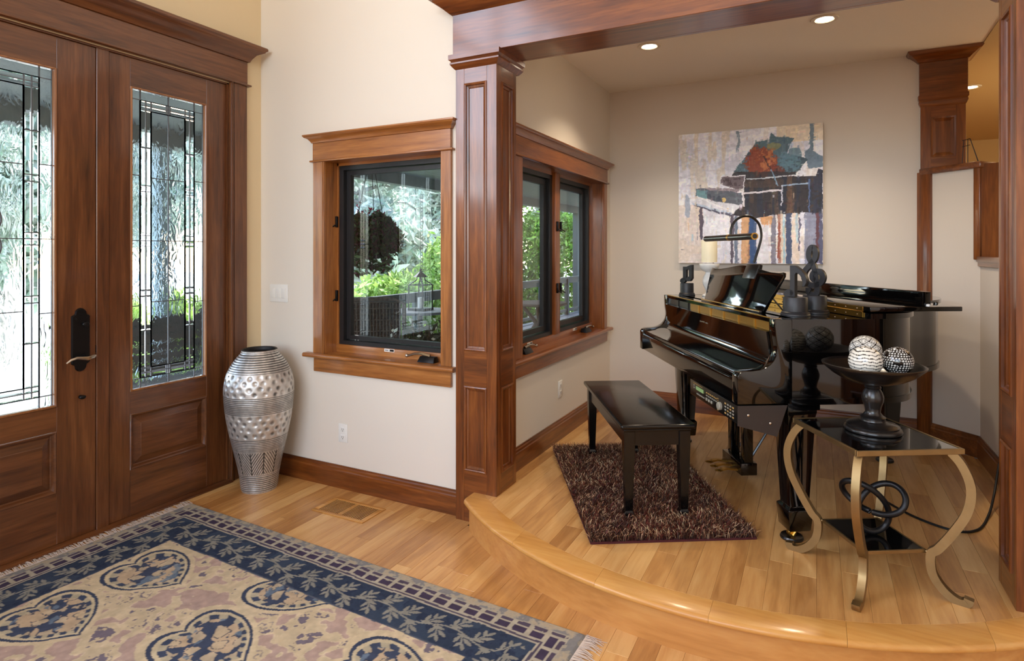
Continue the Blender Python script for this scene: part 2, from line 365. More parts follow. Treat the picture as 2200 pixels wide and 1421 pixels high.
# ---- columns
PANEL = [(0,0),(.0,.004),(.006,.007),(.012,.004),(.013,-.006),(.024,-.009),(.027,-.013),(.027,-.013)]
def faced(parent, fr, u0,u1,z0,z1, rects, prof, matv, math_):
    # stiles, rails and recessed panels of one column face; fr's n=0 is the face plane
    uL = min(r[0] for r in rects); uR = max(r[1] for r in rects)
    for a,b in ((u0,uL),(uR,u1)):
        mb = MB(); fr.box(mb, a,b,-.022,0,z0,z1); mb.build('stile', matv, parent, bevel=.0012, seg=1)
    zs = sorted([(r[2],r[3]) for r in rects]); prev = z0
    for a,b in zs+[(z1,None)]:
        mb = MB(); fr.box(mb, uL,uR,-.022,-.0004,prev,a); mb.build('rail', math_, parent, bevel=.0008, seg=1)
        prev = b
    for r in rects:
        rings(fr, r, prof).build('panel', matv, parent, smooth=True, ang=20)
CAPB = [(0.0,2.435),(.004,2.437),(.012,2.446),(.024,2.462),(.024,2.470),(.018,2.476),(.024,2.482),(.030,2.486),(.030,2.512),(.0,2.513)]
def column(name, label, x0,x1,y0,y1,zf, rects_front, faces):
    r_ = root(name, label, 'column', (0,0,0))
    MB().box(x0+.02,x1-.02,y0+.02,y1-.02,0,2.51).build('core', M['gap'], r_)
    for f in faces:
        if f == 'front': fr = Fr((x0,y0),(1,0),(0,-1)); w_ = x1-x0
        elif f == 'right': fr = Fr((x1,y0),(0,1),(1,0)); w_ = y1-y0
        elif f == 'left': fr = Fr((x0,y0),(0,1),(-1,0)); w_ = y1-y0
        elif f == 'back': fr = Fr((x0,y1),(1,0),(0,1)); w_ = x1-x0
        rc = [(w_*.212, w_*.765, a, b) for a,b in rects_front]
        faced(r_, fr, .0 if f in ('front','back') else .0215, w_ if f in ('front','back') else w_-.0215, zf if f != 'front' or name == 'trim_2' else 0, 2.44, rc, PANEL, M['trim_z'], M['trim_x'] if f in ('front','back') else M['trim_y'])
    fr = Fr((x0,y0),(1,0),(0,-1)); dp = y1-y0
    # capital moulding all the way round
    m_ = len(CAPB); V = []; F = []
    for p,z in CAPB: V += [(x0-p,y0-p,z),(x1+p,y0-p,z),(x1+p,y1+p,z),(x0-p,y1+p,z)]
    for j in range(m_-1):
        for i in range(4): F.append((j*4+i,j*4+(i+1)%4,(j+1)*4+(i+1)%4,(j+1)*4+i))
    F += [(0,1,2,3), tuple((m_-1)*4+i for i in range(4))]
    MB().add(V,F).build('capital', M['trim_x'], r_, smooth=True, ang=25)
    return r_
ZP = [(.272,.728),(.918,2.354)]
column('trim_1', 'panelled square wooden column beside the single window', -1.745,-1.493,2.745,2.995, PZ, ZP, ('front','right','left'))
column('trim_2', 'panelled square wooden column at the right edge', .635,.887,2.720,2.972, PZ, ZP, ('front','left','right'))
# ---- beam with crown
bm_ = root('trim_3', 'wide stained beam with crown across the alcove opening', 'beam')
mb = MB(); mb.box(-1.763,3.9,2.742,2.768,2.512,2.745); mb.build('beam_front', M['trim_x'], bm_, bevel=.002, seg=1)
MB().box(-1.76,.92,2.768,2.972,2.5125,2.54).build('beam_soffit', M['trim_x'], bm_)
MB().box(-1.763,.92,2.972,2.998,2.512,2.81).build('beam_back', M['trim_x'], bm_, bevel=.002, seg=1)
MB().box(-1.7632,-1.74,2.7685,2.9715,2.5125,2.745).build('beam_end', M['trim_y'], bm_)
CR = [(0,2.732),(.006,2.734),(.016,2.742),(.050,2.772),(.078,2.792),(.082,2.798),(.096,2.802),(.106,2.812),(.108,2.824),(0,2.826)]
crown(Fr((0,2.742),(1,0),(0,-1)), -1.763, 3.9, CR, back=-.03).build('crown', M['trim_x'], bm_, smooth=True, ang=25)
# ---- short post on the half wall
ps = root('trim_4', 'short panelled post with a flared crown on the half wall', 'post')
MB().box(.652,.862,4.92,5.13,2.0,2.72).build('core', M['gap'], ps)
fr = Fr((.632,4.90),(1,0),(0,-1))
faced(ps, fr, 0,.25,2.0,2.46, [(.058,.197,2.092,2.362)], [(0,0),(.0,.003),(.010,.001),(.030,-.012),(.032,-.012)], M['trim_z'], M['trim_x'])
for fr_,w_ in ((Fr((.632,4.90),(0,1),(-1,0)),.25),(Fr((.882,4.90),(0,1),(1,0)),.25)):
    faced(ps, fr_, .0215,.25,2.0,2.46, [(.058,.197,2.092,2.362)], [(0,0),(.0,.003),(.010,.001),(.030,-.012),(.032,-.012)], M['trim_z'], M['trim_y'])
MB().box(.624,.893,4.892,5.16,2.505,2.745).build('frieze', M['trim_x'], ps, bevel=.002, seg=1)
m_ = len(CAPB); V = []; F = []
for p,z in CAPB: V += [(.632-p*.5,4.90-p*.5,z),(.882+p*.5,4.90-p*.5,z),(.882+p*.5,5.15,z),(.632-p*.5,5.15,z)]
for j in range(m_-1):
    for i in range(4): F.append((j*4+i,j*4+(i+1)%4,(j+1)*4+(i+1)%4,(j+1)*4+i))
MB().add(V,F+[(0,1,2,3),tuple((m_-1)*4+i for i in range(4))]).build('collar', M['trim_x'], ps, smooth=True, ang=25)
CR2 = [(0,2.735),(.008,2.738),(.02,2.752),(.05,2.778),(.062,2.782),(.070,2.792),(.074,2.805),(0,2.8055)]
crown(Fr((0,4.892),(1,0),(0,-1)), .624,.893, CR2, back=-.26).build('crown', M['trim_x'], ps, smooth=True, ang=25)
# ================================================================ windows
def head_trim(r_, fr, u0,u1,zb,zt,zc, mats, pj=.045, th=.022, extra=.018):
    mx = mats[0]
    mb = MB(); fr.box(mb, u0,u1,0,th,zb+.012,zt); mb.build('frieze', mx, r_, bevel=.0015, seg=1)
    mb = MB(); fr.box(mb, u0-extra,u1+extra,0,th+.012,zb,zb+.012); mb.build('bead', mx, r_, bevel=.004)
    h = zc-zt
    pr = [(0,zt),(pj*.12,zt+h*.02),(pj*.22,zt+h*.22),(pj*.45,zt+h*.5),(pj*.85,zt+h*.68),(pj*.9,zt+h*.76),(pj,zt+h*.82),(pj,zt+h*.95),(pj*.95,zc),(0,zc)]
    crown(fr, u0,u1, pr, n0=th).build('crown', mx, r_, smooth=True, ang=28)
def sill_trim(r_, fr, u0,u1, apr0,apr1, z0,z1,za, depth, mats):
    mb = MB(); n = 10; out = .048
    pr = [(-depth,z0),(out-.012,z0)]+[(out-.012+.012*math.sin(math.pi*i/8), z0+(z1-z0)*(.5-.5*math.cos(math.pi*i/8))) for i in range(1,8)]+[(out-.012,z1),(-depth,z1)]
    V = [fr(u0,p,z) for p,z in pr]+[fr(u1,p,z) for p,z in pr]; n = len(pr)
    mb.add(V, [tuple(range(n)), tuple(range(n,2*n))[::-1]]+[(i,(i+1)%n,n+(i+1)%n,n+i) for i in range(n)])
    mb.build('stool', mats[0], r_, smooth=True, ang=40)
    mb = MB(); fr.box(mb, apr0,apr1,0,.02,za,z0); mb.build('apron', mats[0], r_, bevel=.002, seg=1)
def crank(r_, fr, u, n, z, flip=1):
    mb = MB(); V = [fr(u+a,n+b,z+c) for a,b,c in [(-.058,-.026,0),(.058,-.026,0),(.058,.03,0),(-.058,.03,0),(-.05,-.024,.032),(.05,-.024,.032),(.05,.01,.032),(-.05,.01,.032)]]
    mb.add(V, [(0,3,2,1),(4,5,6,7),(0,1,5,4),(1,2,6,5),(2,3,7,6),(3,0,4,7)]); c = mb.build('crank', M['iron'], r_, bevel=.003)
    mb = MB().tube([fr(u+flip*.015,n,z+.036), fr(u-flip*.04,n+.006,z+.046), fr(u-flip*.09,n+.008,z+.042), fr(u-flip*.14,n+.006,z+.026)], [.009,.008,.008,.007], 8)
    mb.sphere(fr(u-flip*.145,n+.006,z+.027), .011, 10, 6); mb.build('crank_handle', M['steel'], c, smooth=True)
def latch(r_, fr, u, n, z, s):
    mb = MB(); fr.box(mb, u-.006,u+.006,n-.004,n+.012,z-.035,z+.035); l_ = mb.build('latch', M['iron'], r_, bevel=.002)
    MB().tube([fr(u,n+.012,z-.02), fr(u+s*.012,n+.035,z-.035)], .005, 6).build('latch_lever', M['iron'], l_, smooth=True)
def black_sash(r_, fr, u0,u1,z0,z1, w1=.034, w2=.034):
    for (a,b,c,d,n0,n1,nm) in ((0,w1,0,0,-.158,-.100,'sash_frame'),(w1,w1+w2,w1,0,-.158,-.128,'sash')):
        mb = MB()
        U0,U1,Z0,Z1 = u0+a,u1-a,z0+c*.9,z1-c*.9; ww = b-a
        fr.box(mb, U0,U0+ww,n0,n1,Z0,Z1); fr.box(mb, U1-ww,U1,n0,n1,Z0,Z1); fr.box(mb, U0+ww,U1-ww,n0,n1,Z0,Z0+ww*.7); fr.box(mb, U0+ww,U1-ww,n0,n1,Z1-ww*.8,Z1)
        mb.build(nm, M['sash'], r_)
    mb = MB(); t = w1+w2-.004; fr.box(mb, u0+t,u1-t,-.146,-.141,z0+t*.8,z1-t*.8); mb.build('pane', M['pane'], r_)
def sticker(r_, fr, u, n, z):
    mb = MB(); fr.box(mb, u-.038,u+.038,n,n+.0015,z-.009,z+.009); s_ = mb.build('maker_label', M['white'], r_)
    mb = MB(); fr.box(mb, u+.004,u+.034,n+.0015,n+.002,z-.006,z+.006); fr.box(mb, u-.032,u-.006,n+.0015,n+.002,z-.002,z+.002); mb.build('label_print', M['iron'], s_)
# ---- single window
w1 = root('window_1', 'single casement window in a light brown wood surround', 'window')
mt = (M['win_x'], M['win_z'])
for a,b in ((-2.821,-2.723),(-1.862,-1.794)):
    mb = MB(); FA.box(mb, a,b,0,.018,.815,2.012); mb.build('casing', mt[1], w1, bevel=.002, seg=1)
mb = MB(); FA.box(mb, -2.731,-2.723,.018,.024,.815,2.012); FA.box(mb, -2.744,-2.738,.018,.021,.815,2.012); mb.build('casing_bead', mt[1], w1, bevel=.002)
head_trim(w1, FA, -2.821,-1.794, 2.010,2.129,2.179, mt)
sill_trim(w1, FA, -2.884,-1.766, -2.815,-1.794, .788,.815,.701,.10, mt)
for a,b,c,d,m_ in ((-2.743,-2.724,.79,2.03,mt[1]),(-1.861,-1.842,.79,2.03,mt[1]),(-2.743,-1.842,2.012,2.031,mt[0])):
    mb = MB(); FA.box(mb, a,b,-.16,.0,c,d); mb.build('jamb', m_, w1)
mb = MB(); FA.box(mb, -2.724,-1.861,-.16,-.085,.782,.862); mb.build('sash_rail', mt[0], w1, bevel=.003)
for a,b in ((-2.724,-2.712),(-1.873,-1.861)):
    mb = MB(); FA.box(mb, a,b,-.16,-.092,.862,2.012); mb.build('stop', mt[1], w1)
mb = MB(); FA.box(mb, -2.724,-1.861,-.16,-.092,1.995,2.012); mb.build('stop', mt[0], w1)
black_sash(w1, FA, -2.712,-1.873,.862,1.995)
crank(w1, FA, -1.99, -.045, .815, 1); latch(w1, FA, -2.718, -.085, 1.64, -1); latch(w1, FA, -2.718, -.085, 1.17, -1)
sticker(w1, FA, -2.30, -.084, .853)
mb = MB(); 
for a,b,c,d in ((-2.618,-2.612,.885,.918),(-2.594,-2.588,.885,.918),(-2.618,-2.588,.914,.920),(-2.62,-2.586,.882,.886)): FA.box(mb, a,b,-.1385,-.137,c,d)
mb.build('screen_clip', M['white'], w1)
# ---- paired window in the alcove
w2 = root('window_2', 'paired casement window in a red-brown wood surround', 'window')
mt = (M['winb_y'], M['winb_z'])
for a,b in ((3.04,3.190),(4.700,4.794)):
    mb = MB(); FB.box(mb, a,b,0,.018,.815,2.012); mb.build('casing', mt[1], w2, bevel=.002, seg=1)
mb = MB(); FB.box(mb, 4.700,4.708,.018,.024,.815,2.012); FB.box(mb, 4.716,4.722,.018,.022,.815,2.012); mb.build('casing_bead', mt[1], w2, bevel=.002)
head_trim(w2, FB, 3.04,4.794, 2.012,2.130,2.182, mt)
sill_trim(w2, FB, 3.0,4.862, 3.04,4.794, .788,.815,.708,.10, mt)
for a,b,c,d,m_ in ((3.172,3.191,.79,2.03,mt[1]),(4.714,4.733,.79,2.03,mt[1]),(3.172,4.733,2.012,2.031,mt[0])):
    mb = MB(); FB.box(mb, a,b,-.16,.0,c,d); mb.build('jamb', m_, w2)
mb = MB(); FB.box(mb, 3.19,4.715,-.16,-.085,.782,.862); mb.build('sash_rail', mt[0], w2, bevel=.003)
mb = MB(); FB.box(mb, 3.905,3.995,-.16,-.075,.86,2.012); mb.build('mullion', mt[1], w2, bevel=.003)
mb = MB(); FB.box(mb, 3.19,4.715,-.16,-.092,1.992,2.012); mb.build('stop', mt[0], w2)
mb = MB(); FB.box(mb, 4.685,4.715,-.16,-.092,.862,1.992); mb.build('stop', mt[1], w2)
black_sash(w2, FB, 3.20,3.905,.862,1.992, .036,.05); black_sash(w2, FB, 3.995,4.685,.862,1.992, .036,.05)
crank(w2, FB, 3.36, -.045, .815, -1); crank(w2, FB, 4.47, -.05, .815, -1)
for z in (1.19,1.63): latch(w2, FB, 3.925, -.07, z, 1); latch(w2, FB, 3.985, -.07, z, 1)
sticker(w2, FB, 3.50, -.084, .853); sticker(w2, FB, 4.31, -.084, .853)
# ================================================================ entry doors
RAISED = [(0,0),(.004,.004),(.012,.001),(.018,-.012),(.024,-.014),(.058,-.003),(.060,-.001)]
def leaf(name, label, u0,u1, g0,g1, p0,p1, off):
    r_ = root(name, label, 'door'); fr = Fr((FD.o.x-.012,0),(0,1),(1,0)); t = -.045
    for a,b in ((u0,g0),(g1,u1)):
        mb = MB(); fr.box(mb, a,b,t,0,.012,2.505); mb.build('stile', M['door_z'], r_, bevel=.0015, seg=1)
    for a,b in ((.012,.262),(.566,.687),(2.352,2.505)):
        mb = MB(); fr.box(mb, g0,g1,t,-.0005,a,b); mb.build('rail', M['door_y'], r_, bevel=.001, seg=1)
    rings(fr, (g0,g1,.262,.566), RAISED).build('panel', M['door_y'], r_, smooth=True, ang=20)
    rings(fr, (g0,g1,.687,2.352), [(0,0),(.002,.006),(.008,.007),(.011,.002),(.011,-.02)], fill=False).build('glass_bead', wood('glazing_bead_'+name, (112,66,30),(150,96,52),(176,122,72),'z'), r_)
    return r_, fr
def leaded(r_, fr, u0,u1, cols, mid, z0=.698, z1=2.341, gl=-.022):
    uA,uB,uC,uD,uE,uF = cols; H = z1-z0; Z = lambda f: z1-f*H
    P = []
    ms = [0,.030,.285,.505,.725,.970,1]
    for a,b in ((u0,uA),(uF,u1)):
        for i in range(6): P.append((a,b,ms[i],ms[i+1],'rain'))
    ds = [.030,.047,.062,.19,.318,.338,.487,.505,.523,.672,.692,.81,.938,.953,.970]
    for a,b in ((uA,uB),(uB,uC),(uD,uE),(uE,uF)):
        for i in range(len(ds)-1): P.append((a,b,ds[i],ds[i+1],'bevel'))
    for a,b in ((uA,mid),(mid,uF)): P.append((a,b,0,.030,'hammer')); P.append((a,b,.970,1,'hammer'))
    g = .011
    for p,q_ in ((.030,.047),(.047,.062),(.938,.953),(.953,.970)):
        for a,b in ((uC,mid-g),(mid-g,mid),(mid,mid+g),(mid+g,uD)): P.append((a,b,p,q_,'bevel'))
    cs = [.062,.29,.505,.715,.938]
    for i in range(4): P.append((uC,mid,cs[i],cs[i+1],'hammer')); P.append((mid,uD,cs[i],cs[i+1],'rain'))
    cm = MB(); seen = set(); w_ = .0021
    for a,b,p,q_,k_ in P:
        mb = MB(); fr.box(mb, a+.0005,b-.0005,gl-.003,gl+.003,Z(q_)+.0005,Z(p)-.0005)
        if k_ == 'bevel': mb = rings(fr, (a+.0005,b-.0005,Z(q_)+.0005,Z(p)-.0005), [(0,gl-.003),(0,gl),(min(.007,(b-a)*.3,(q_-p)*H*.4),gl+.004)])
        mb.build('pane', M[k_], r_)
        for e in (('v',round(a,4),p,q_),('v',round(b,4),p,q_)):
            if e not in seen: seen.add(e); fr.box(cm, e[1]-w_,e[1]+w_,gl-.005,gl+.006,Z(q_),Z(p))
        for e in (('h',p,round(a,4),round(b,4)),('h',q_,round(a,4),round(b,4))):
            if e not in seen and 0 < e[1] < 1: seen.add(e); fr.box(cm, a,b,gl-.005,gl+.0055,Z(e[1])-w_,Z(e[1])+w_)
    cm.build('lead_came', M['lead'], r_)
    return Z
d2, fr2 = leaf('door_2', 'right entry door leaf with leaded glass, beside the silver vase', 1.834,2.533, 1.944,2.399, 0,0, 0)
leaded(d2, fr2, 1.955,2.388, (2.009,2.040,2.070,2.273,2.302,2.331), 2.170)
d1, fr1 = leaf('door_1', 'left entry door leaf with leaded glass and black handle plate', .83,1.769, 1.019,1.591, 0,0, 0)
leaded(d1, fr1, 1.030,1.580, (1.084,1.115,1.147,1.463,1.495,1.526), 1.305)
for zc in (1.60,1.475):
    MB().tube([fr1(1.325+.048*math.cos(t), -.013, zc+.062*math.sin(t)) for t in np.linspace(0,2*math.pi,28,endpoint=False)], .0045, 6, closed=True).build('came_loop', M['lead'], d1, smooth=True)
# handle set
hs = MB(); prof = []
uc, hw = 1.697, .043
pts = [(-1,.885),(-1,1.125),(-.62,1.135),(-.55,1.152),(-.3,1.162),(0,1.166),(.3,1.162),(.55,1.152),(.62,1.135),(1,1.125),(1,.885),(.62,.875),(.55,.858),(.3,.846),(0,.842),(-.3,.846),(-.55,.858),(-.62,.875)]
V = [fr1(uc+a*hw,0,z) for a,z in pts]+[fr1(uc+a*hw*.9,.011,1.004+(z-1.004)*.97) for a,z in pts]; n = len(pts)
hs.add(V, [tuple(range(n))[::-1], tuple(range(n,2*n))]+[(i,(i+1)%n,n+(i+1)%n,n+i) for i in range(n)])
hp = hs.build('handle_plate', M['iron'], d1)
MB().tube([fr1(1.702,.01,.918), fr1(1.702,.045,.918)], .011, 12).build('handle_spindle', M['iron'], hp, smooth=True)
MB().tube([fr1(1.742,.046,.920), fr1(1.728,.052,.917), fr1(1.702,.054,.912), fr1(1.678,.053,.917), fr1(1.655,.052,.921), fr1(1.63,.05,.914), fr1(1.612,.046,.900)], [.008,.0105,.011,.0085,.0075,.0065,.005], 10).build('lever', M['steel'], hp, smooth=True)
mb = MB().tube([fr1(1.705,.01,1.083), fr1(1.705,.03,1.083)], .009, 10); mb.sphere(fr1(1.708,.032,1.083), .013, 12, 8, (.5,1.25,.9)); mb.build('thumb_turn', M['iron'], hp, smooth=True)
for u,z in ((1.673,1.11),(1.721,.90)): MB().sphere(fr1(u,.011,z), .004, 8, 6).build('screw', M['iron'], hp, smooth=True)
mb = MB().tube([fr1(1.697,0,.715), fr1(1.697,.02,.715)], .010, 10); mb.sphere(fr1(1.697,.022,.715), .013, 12, 8, (.6,1.2,.8)); mb.build('floor_bolt_turn', M['iron'], d1, smooth=True)
mb = MB(); fr1.box(mb, 1.768,1.774,-.01,.004,.93,.968); mb.build('strike', M['iron'], d1)
# frame and casing of the doors
dc = root('trim_5', 'broad stained casing and crown over the entry doors', 'trim')
mb = MB(); FD.box(mb, 1.771,1.832,-.07,-.006,.0,2.512); mb.build('mullion', M['door_z'], dc, bevel=.002, seg=1)
mb = MB(); FD.box(mb, 2.545,2.664,0,.022,0,2.522); mb.build('casing', M['door_z'], dc, bevel=.002, seg=1)
mb = MB(); FD.box(mb, 2.546,2.556,.022,.032,0,2.522); FD.box(mb, 2.563,2.571,.022,.027,0,2.522); mb.build('casing_bead', M['door_z'], dc, bevel=.003)
mb = MB(); FD.box(mb, 2.534,2.546,-.07,.0,0,2.515); mb.build('jamb', M['door_z'], dc)
mb = MB(); FD.box(mb, .80,.829,-.07,.0,0,2.515); mb.build('jamb', M['door_z'], dc)
mb = MB(); FD.box(mb, .68,.80,0,.022,0,2.522); mb.build('casing', M['door_z'], dc, bevel=.002, seg=1)
mb = MB(); FD.box(mb, .80,2.546,-.07,.0,2.506,2.516); mb.build('head_jamb', M['door_y'], dc)
head_trim(dc, FD, .68,2.664, 2.520,2.675,2.778, (M['door_y'],), pj=.088, th=.026, extra=.024)
mb = MB(); FD.box(mb, .83,2.545,-.10,.045,0,.011); mb.build('threshold', M['door_y'], dc, bevel=.004)
# switch and outlets
sw = thing('light_switch', 'white three-rocker light switch plate beside the single window', 'switch', FA(-3.137,0,1.178))
def loc(fr, u, z):  # shapes made around the thing's own base point
    o = fr(u,0,z); return lambda a,n,b: fr(u+a,n,z+b)-o
f = loc(FA,-3.137,1.178)
def lbox(mb, f, a0,a1,n0,n1,b0,b1): t = MB().box(a0,a1,n0,n1,b0,b1); return mb.add([f(*p) for p in t.v], t.f)
lbox(MB(), f, -.083,.083,0,.006,-.058,.058).build('plate', M['white'], sw, bevel=.003)
for i in (-1,0,1): lbox(MB(), f, i*.046-.016,i*.046+.016,.005,.010,-.033,.033).build('rocker', M['white'], sw, bevel=.0015)
def outlet(label, fr, u, z):
    t = thing('wall_outlet', label, 'outlet', fr(u,0,z)); f = loc(fr,u,z)
    lbox(MB(), f, -.036,.036,0,.005,-.057,.057).build('plate', M['white'], t, bevel=.0025)
    for s in (-.024,.024):
        r_ = lbox(MB(), f, -.017,.017,.004,.007,s-.015,s+.015).build('receptacle', M['white'], t, bevel=.002)
        mb = MB()
        for a in (-.007,.005): lbox(mb, f, a,a+.002,.006,.0076,s-.004,s+.006)
        lbox(mb, f, -.0025,.0025,.006,.0076,s-.012,s-.008); mb.build('slots', M['gap'], r_)
outlet('white wall outlet low between the vase and the single window', FA, -2.586, .337)
outlet('white wall outlet under the paired alcove window', FB, 3.81, .505)
# floor register
vt = thing('floor_vent', 'wooden floor vent with dark slots beside the patterned rug', 'vent', (-2.34,2.565,0))
fw, fh = .185, .098
MB().box(-fw+.02,fw-.02,-fh+.02,fh-.02,.0005,.002).build('duct_shadow', M['gap'], vt)
for b_ in ((-fw,fw,-fh,-fh+.024),(-fw,fw,fh-.024,fh),(-fw,-fw+.03,-fh+.024,fh-.024),(fw-.03,fw,-fh+.024,fh-.024)):
    MB().box(b_[0],b_[1],b_[2],b_[3],.0005,.005).build('frame', M['nosing'], vt, bevel=.002)
ns = 24
for i in range(ns+1):
    xx = -fw+.032+(2*fw-.064)*i/ns; wd = .0030 if i != ns//2 else .007
    MB().box(xx-wd,xx+wd,-fh+.024,fh-.024,.0022,.0036).build('slat', M['nosing'], vt)
# ================================================================ grand piano (local x: into the piano, local y: treble -> bass)
def spline(pts, per=8, closed=False):
    o = []; n = len(pts)
    for i in range(n if closed else n-1):
        p0 = pts[(i-1)%n] if closed or i > 0 else pts[i]; p1 = pts[i]; p2 = pts[(i+1)%n]; p3 = pts[(i+2)%n] if closed or i < n-2 else pts[(i+1)%n]
        for k_ in range(per):
            t = k_/per
            o.append(tuple(.5*((2*b)+(-a+c)*t+(2*a-5*b+4*c-d)*t*t+(-a+3*b-3*c+d)*t**3) for a,b,c,d in zip(p0,p1,p2,p3)))
    if not closed: o.append(tuple(pts[-1]))
    return o
KS = 1.035; ZF = .0435           # scale of the piano; its floor level in local units
PN = (-.3053, 2.747, PZ-.045)
pi = thing('grand_piano', 'glossy black baby grand piano with its front lid folded back', 'piano', PN, TH); pi.scale = (KS,)*3
W = 1.48
bent = spline([(.56,0),(.66,.006),(.76,.04),(.85,.125),(.93,.25),(1.02,.39),(1.13,.51),(1.27,.60),(1.41,.68),(1.53,.80),(1.605,.96),(1.61,1.12),(1.56,1.29),(1.46,1.41),(1.32,1.47),(1.2,1.48)], 6)
outer = [(.235,0)]+bent+[(.235,W)]
cxy = (.75,.78)
def inset(poly, d):
    n = len(poly); o = []
    for i in range(n):
        a = Vector(poly[i-1]); b = Vector(poly[i]); c = Vector(poly[(i+1)%n])
        t = ((b-a).normalized()+(c-b).normalized()).normalized(); nrm = Vector((-t.y, t.x)); o.append((b.x+nrm.x*d, b.y+nrm.y*d))
    return o
inn = inset(outer, .05)
mb = MB(); n = len(outer)
V = [(x,y,.645) for x,y in outer]+[(x,y,1.0) for x,y in outer]+[(x,y,1.0) for x,y in inn]+[(x,y,.90) for x,y in inn]
F = [tuple(range(n))[::-1]]+[(j*n+i, j*n+(i+1)%n, (j+1)*n+(i+1)%n, (j+1)*n+i) for j in range(3) for i in range(n)]+[tuple(3*n+i for i in range(n))]
rim = mb.add(V,F).build('rim', M['black'], pi, smooth=True, ang=40)
MB().prism(inset(outer,.052), .901,.915).build('gold_plate', M['brass'], pi)
# small step of the rim's lower edge
MB().prism(inset(outer,-.006), .640,.665).build('rim_moulding', M['black'], pi, smooth=True, ang=40)
ck = [(0,.645),(0,.762),(.008,.776),(.025,.782),(.06,.784),(.097,.788),(.122,.797),(.141,.809),(.156,.826),(.167,.847),(.171,.869),(.170,.892),(.165,.922),(.162,.962),(.162,1.0),(.24,1.0),(.24,.645)]
for y0,y1 in ((0,.055),(W-.055,W)): MB().extr(ck, y0, y1, 'y').build('cheek', M['black'], pi, smooth=True, bevel=.003, ang=40)
MB().box(.006,.24,.055,W-.055,.645,.70).build('key_bed', M['black'], pi, bevel=.003)
MB().extr([(.004,.66),(.004,.742),(.008,.748),(.022,.748),(.022,.66)], .055, W-.055, 'y').build('key_slip', M['black'], pi, bevel=.002)
fb = [(.012,.75),(.010,.764),(.016,.770),(.030,.771),(.075,.776),(.108,.786),(.134,.792),(.154,.800),(.166,.812),(.168,.826),(.151,.942),(.165,.944),(.182,.80),(.182,.76)]
fbo = MB().extr(fb, .057, W-.057, 'y').build('fallboard', M['black'], pi, smooth=True, ang=40)
MB().tube([(.012,.06,.768),(.012,W-.06,.768)], .004, 8).build('fallboard_lip', M['black'], fbo, smooth=True)
mb = MB()
for y0,y1,z in ((.72,.745,.898),(.76,.79,.9),(.80,.825,.898)): mb.box(.1555,.1585,y0,y1,z-.003,z+.003)
mb.build('inlaid_mark', M['steel'], fbo)
MB().box(.1765,.20,.057,W-.057,.90,.984).build('inner_rail', M['satin_black'], pi)
MB().box(.174,.177,.057,1.02,.90,.984).build('gold_rail', plain('gilt_iron',(152,114,50),.42,metal=.85), pi)
for i in range(7): MB().box(.170,.178,.2+i*.17,.212+i*.17,.915,.98).build('plate_bracket', M['satin_black'] if i > 4 else M['brass'], pi)
MB().box(.166,.57,.052,W-.052,.982,1.0).build('music_shelf', M['black'], pi, bevel=.002, seg=1)
MB().box(.166,.172,.06,W-.06,1.0,1.003).build('shelf_brass_strip', M['brass'], pi)
# lid and folded front flap
lidp = [(.572,-.012)]+[p for p in inset(outer,-.014) if p[0] > .58]+[(.572,W+.012)]
MB().prism(lidp, 1.001,1.023).build('lid', M['black'], pi, smooth=True, ang=40)
fl_ = MB().box(.570,.980,-.012,W+.012,1.031,1.051).build('folded_front_lid', M['black'], pi, bevel=.003)
MB().box(.835,.872,.03,W-.03,1.051,1.112).build('front_lid_lip', M['black'], fl_, bevel=.003)
for x_,y_ in ((.60,.10),(.95,.10),(.60,1.4),(.95,1.4)): MB().lathe([(.009,0),(.009,.009),(.006,.012)],10,(x_,y_,1.023 if x_ < .8 else 1.051)).build('bumper', M['satin_black'], fl_, smooth=True)
MB().lathe([(.008,0),(.008,.006),(.005,.009)],10,(.853,.022,1.051)).build('bumper', M['white'], fl_, smooth=True)
hg = MB().box(.566,.571,.035,W-.035,1.003,1.0265).box(.566,.571,.035,W-.035,1.0285,1.049).tube([(.565,.035,1.0275),(.565,W-.035,1.0275)],.0035,8).build('brass_hinge', M['brass'], pi)
for i in range(18):
    for z in (1.014,1.040): MB().sphere((.5655,.07+i*.079,z), .0032, 8, 5).build('hinge_screw', M['steel'], hg)
# music desk, tilted back
hd = [(.33,0),(.343,.05),(.362,.10),(.378,.15),(.388,.185),(.380,.202),(.345,.197),(.27,.198),(.18,.208),(.09,.222),(.05,.226)]
dk = [(.0-s,h) for s,h in hd[::-1]][::1]
poly = [(-s,h) for s,h in hd]+[(s,h) for s,h in hd[::-1]]
tl = math.radians(21)
def desk(s,h,t): return (.232+h*math.sin(tl)+t*math.cos(tl), (.605-s*1.07), 1.004+h*math.cos(tl)-t*math.sin(tl))
n = len(poly); mb = MB().add([desk(s,h,0) for s,h in poly]+[desk(s,h,.014) for s,h in poly], [tuple(range(n)), tuple(range(n,2*n))[::-1]]+[(i,(i+1)%n,n+(i+1)%n,n+i) for i in range(n)])
mdk = mb.build('music_desk', M['black'], pi, bevel=.002)
MB().box(.215,.236,.25,.96,1.0,1.012).build('desk_ledge', M['black'], mdk, bevel=.002)
MB().box(.2145,.2165,.25,.96,1.009,1.0125).build('ledge_brass', M['brass'], mdk)
for y_ in (.30,.92): MB().tube([desk((.605-y_)/1.07,.10,.016),(.36,y_,1.002)], .004, 6).build('desk_prop', M['steel'], mdk)
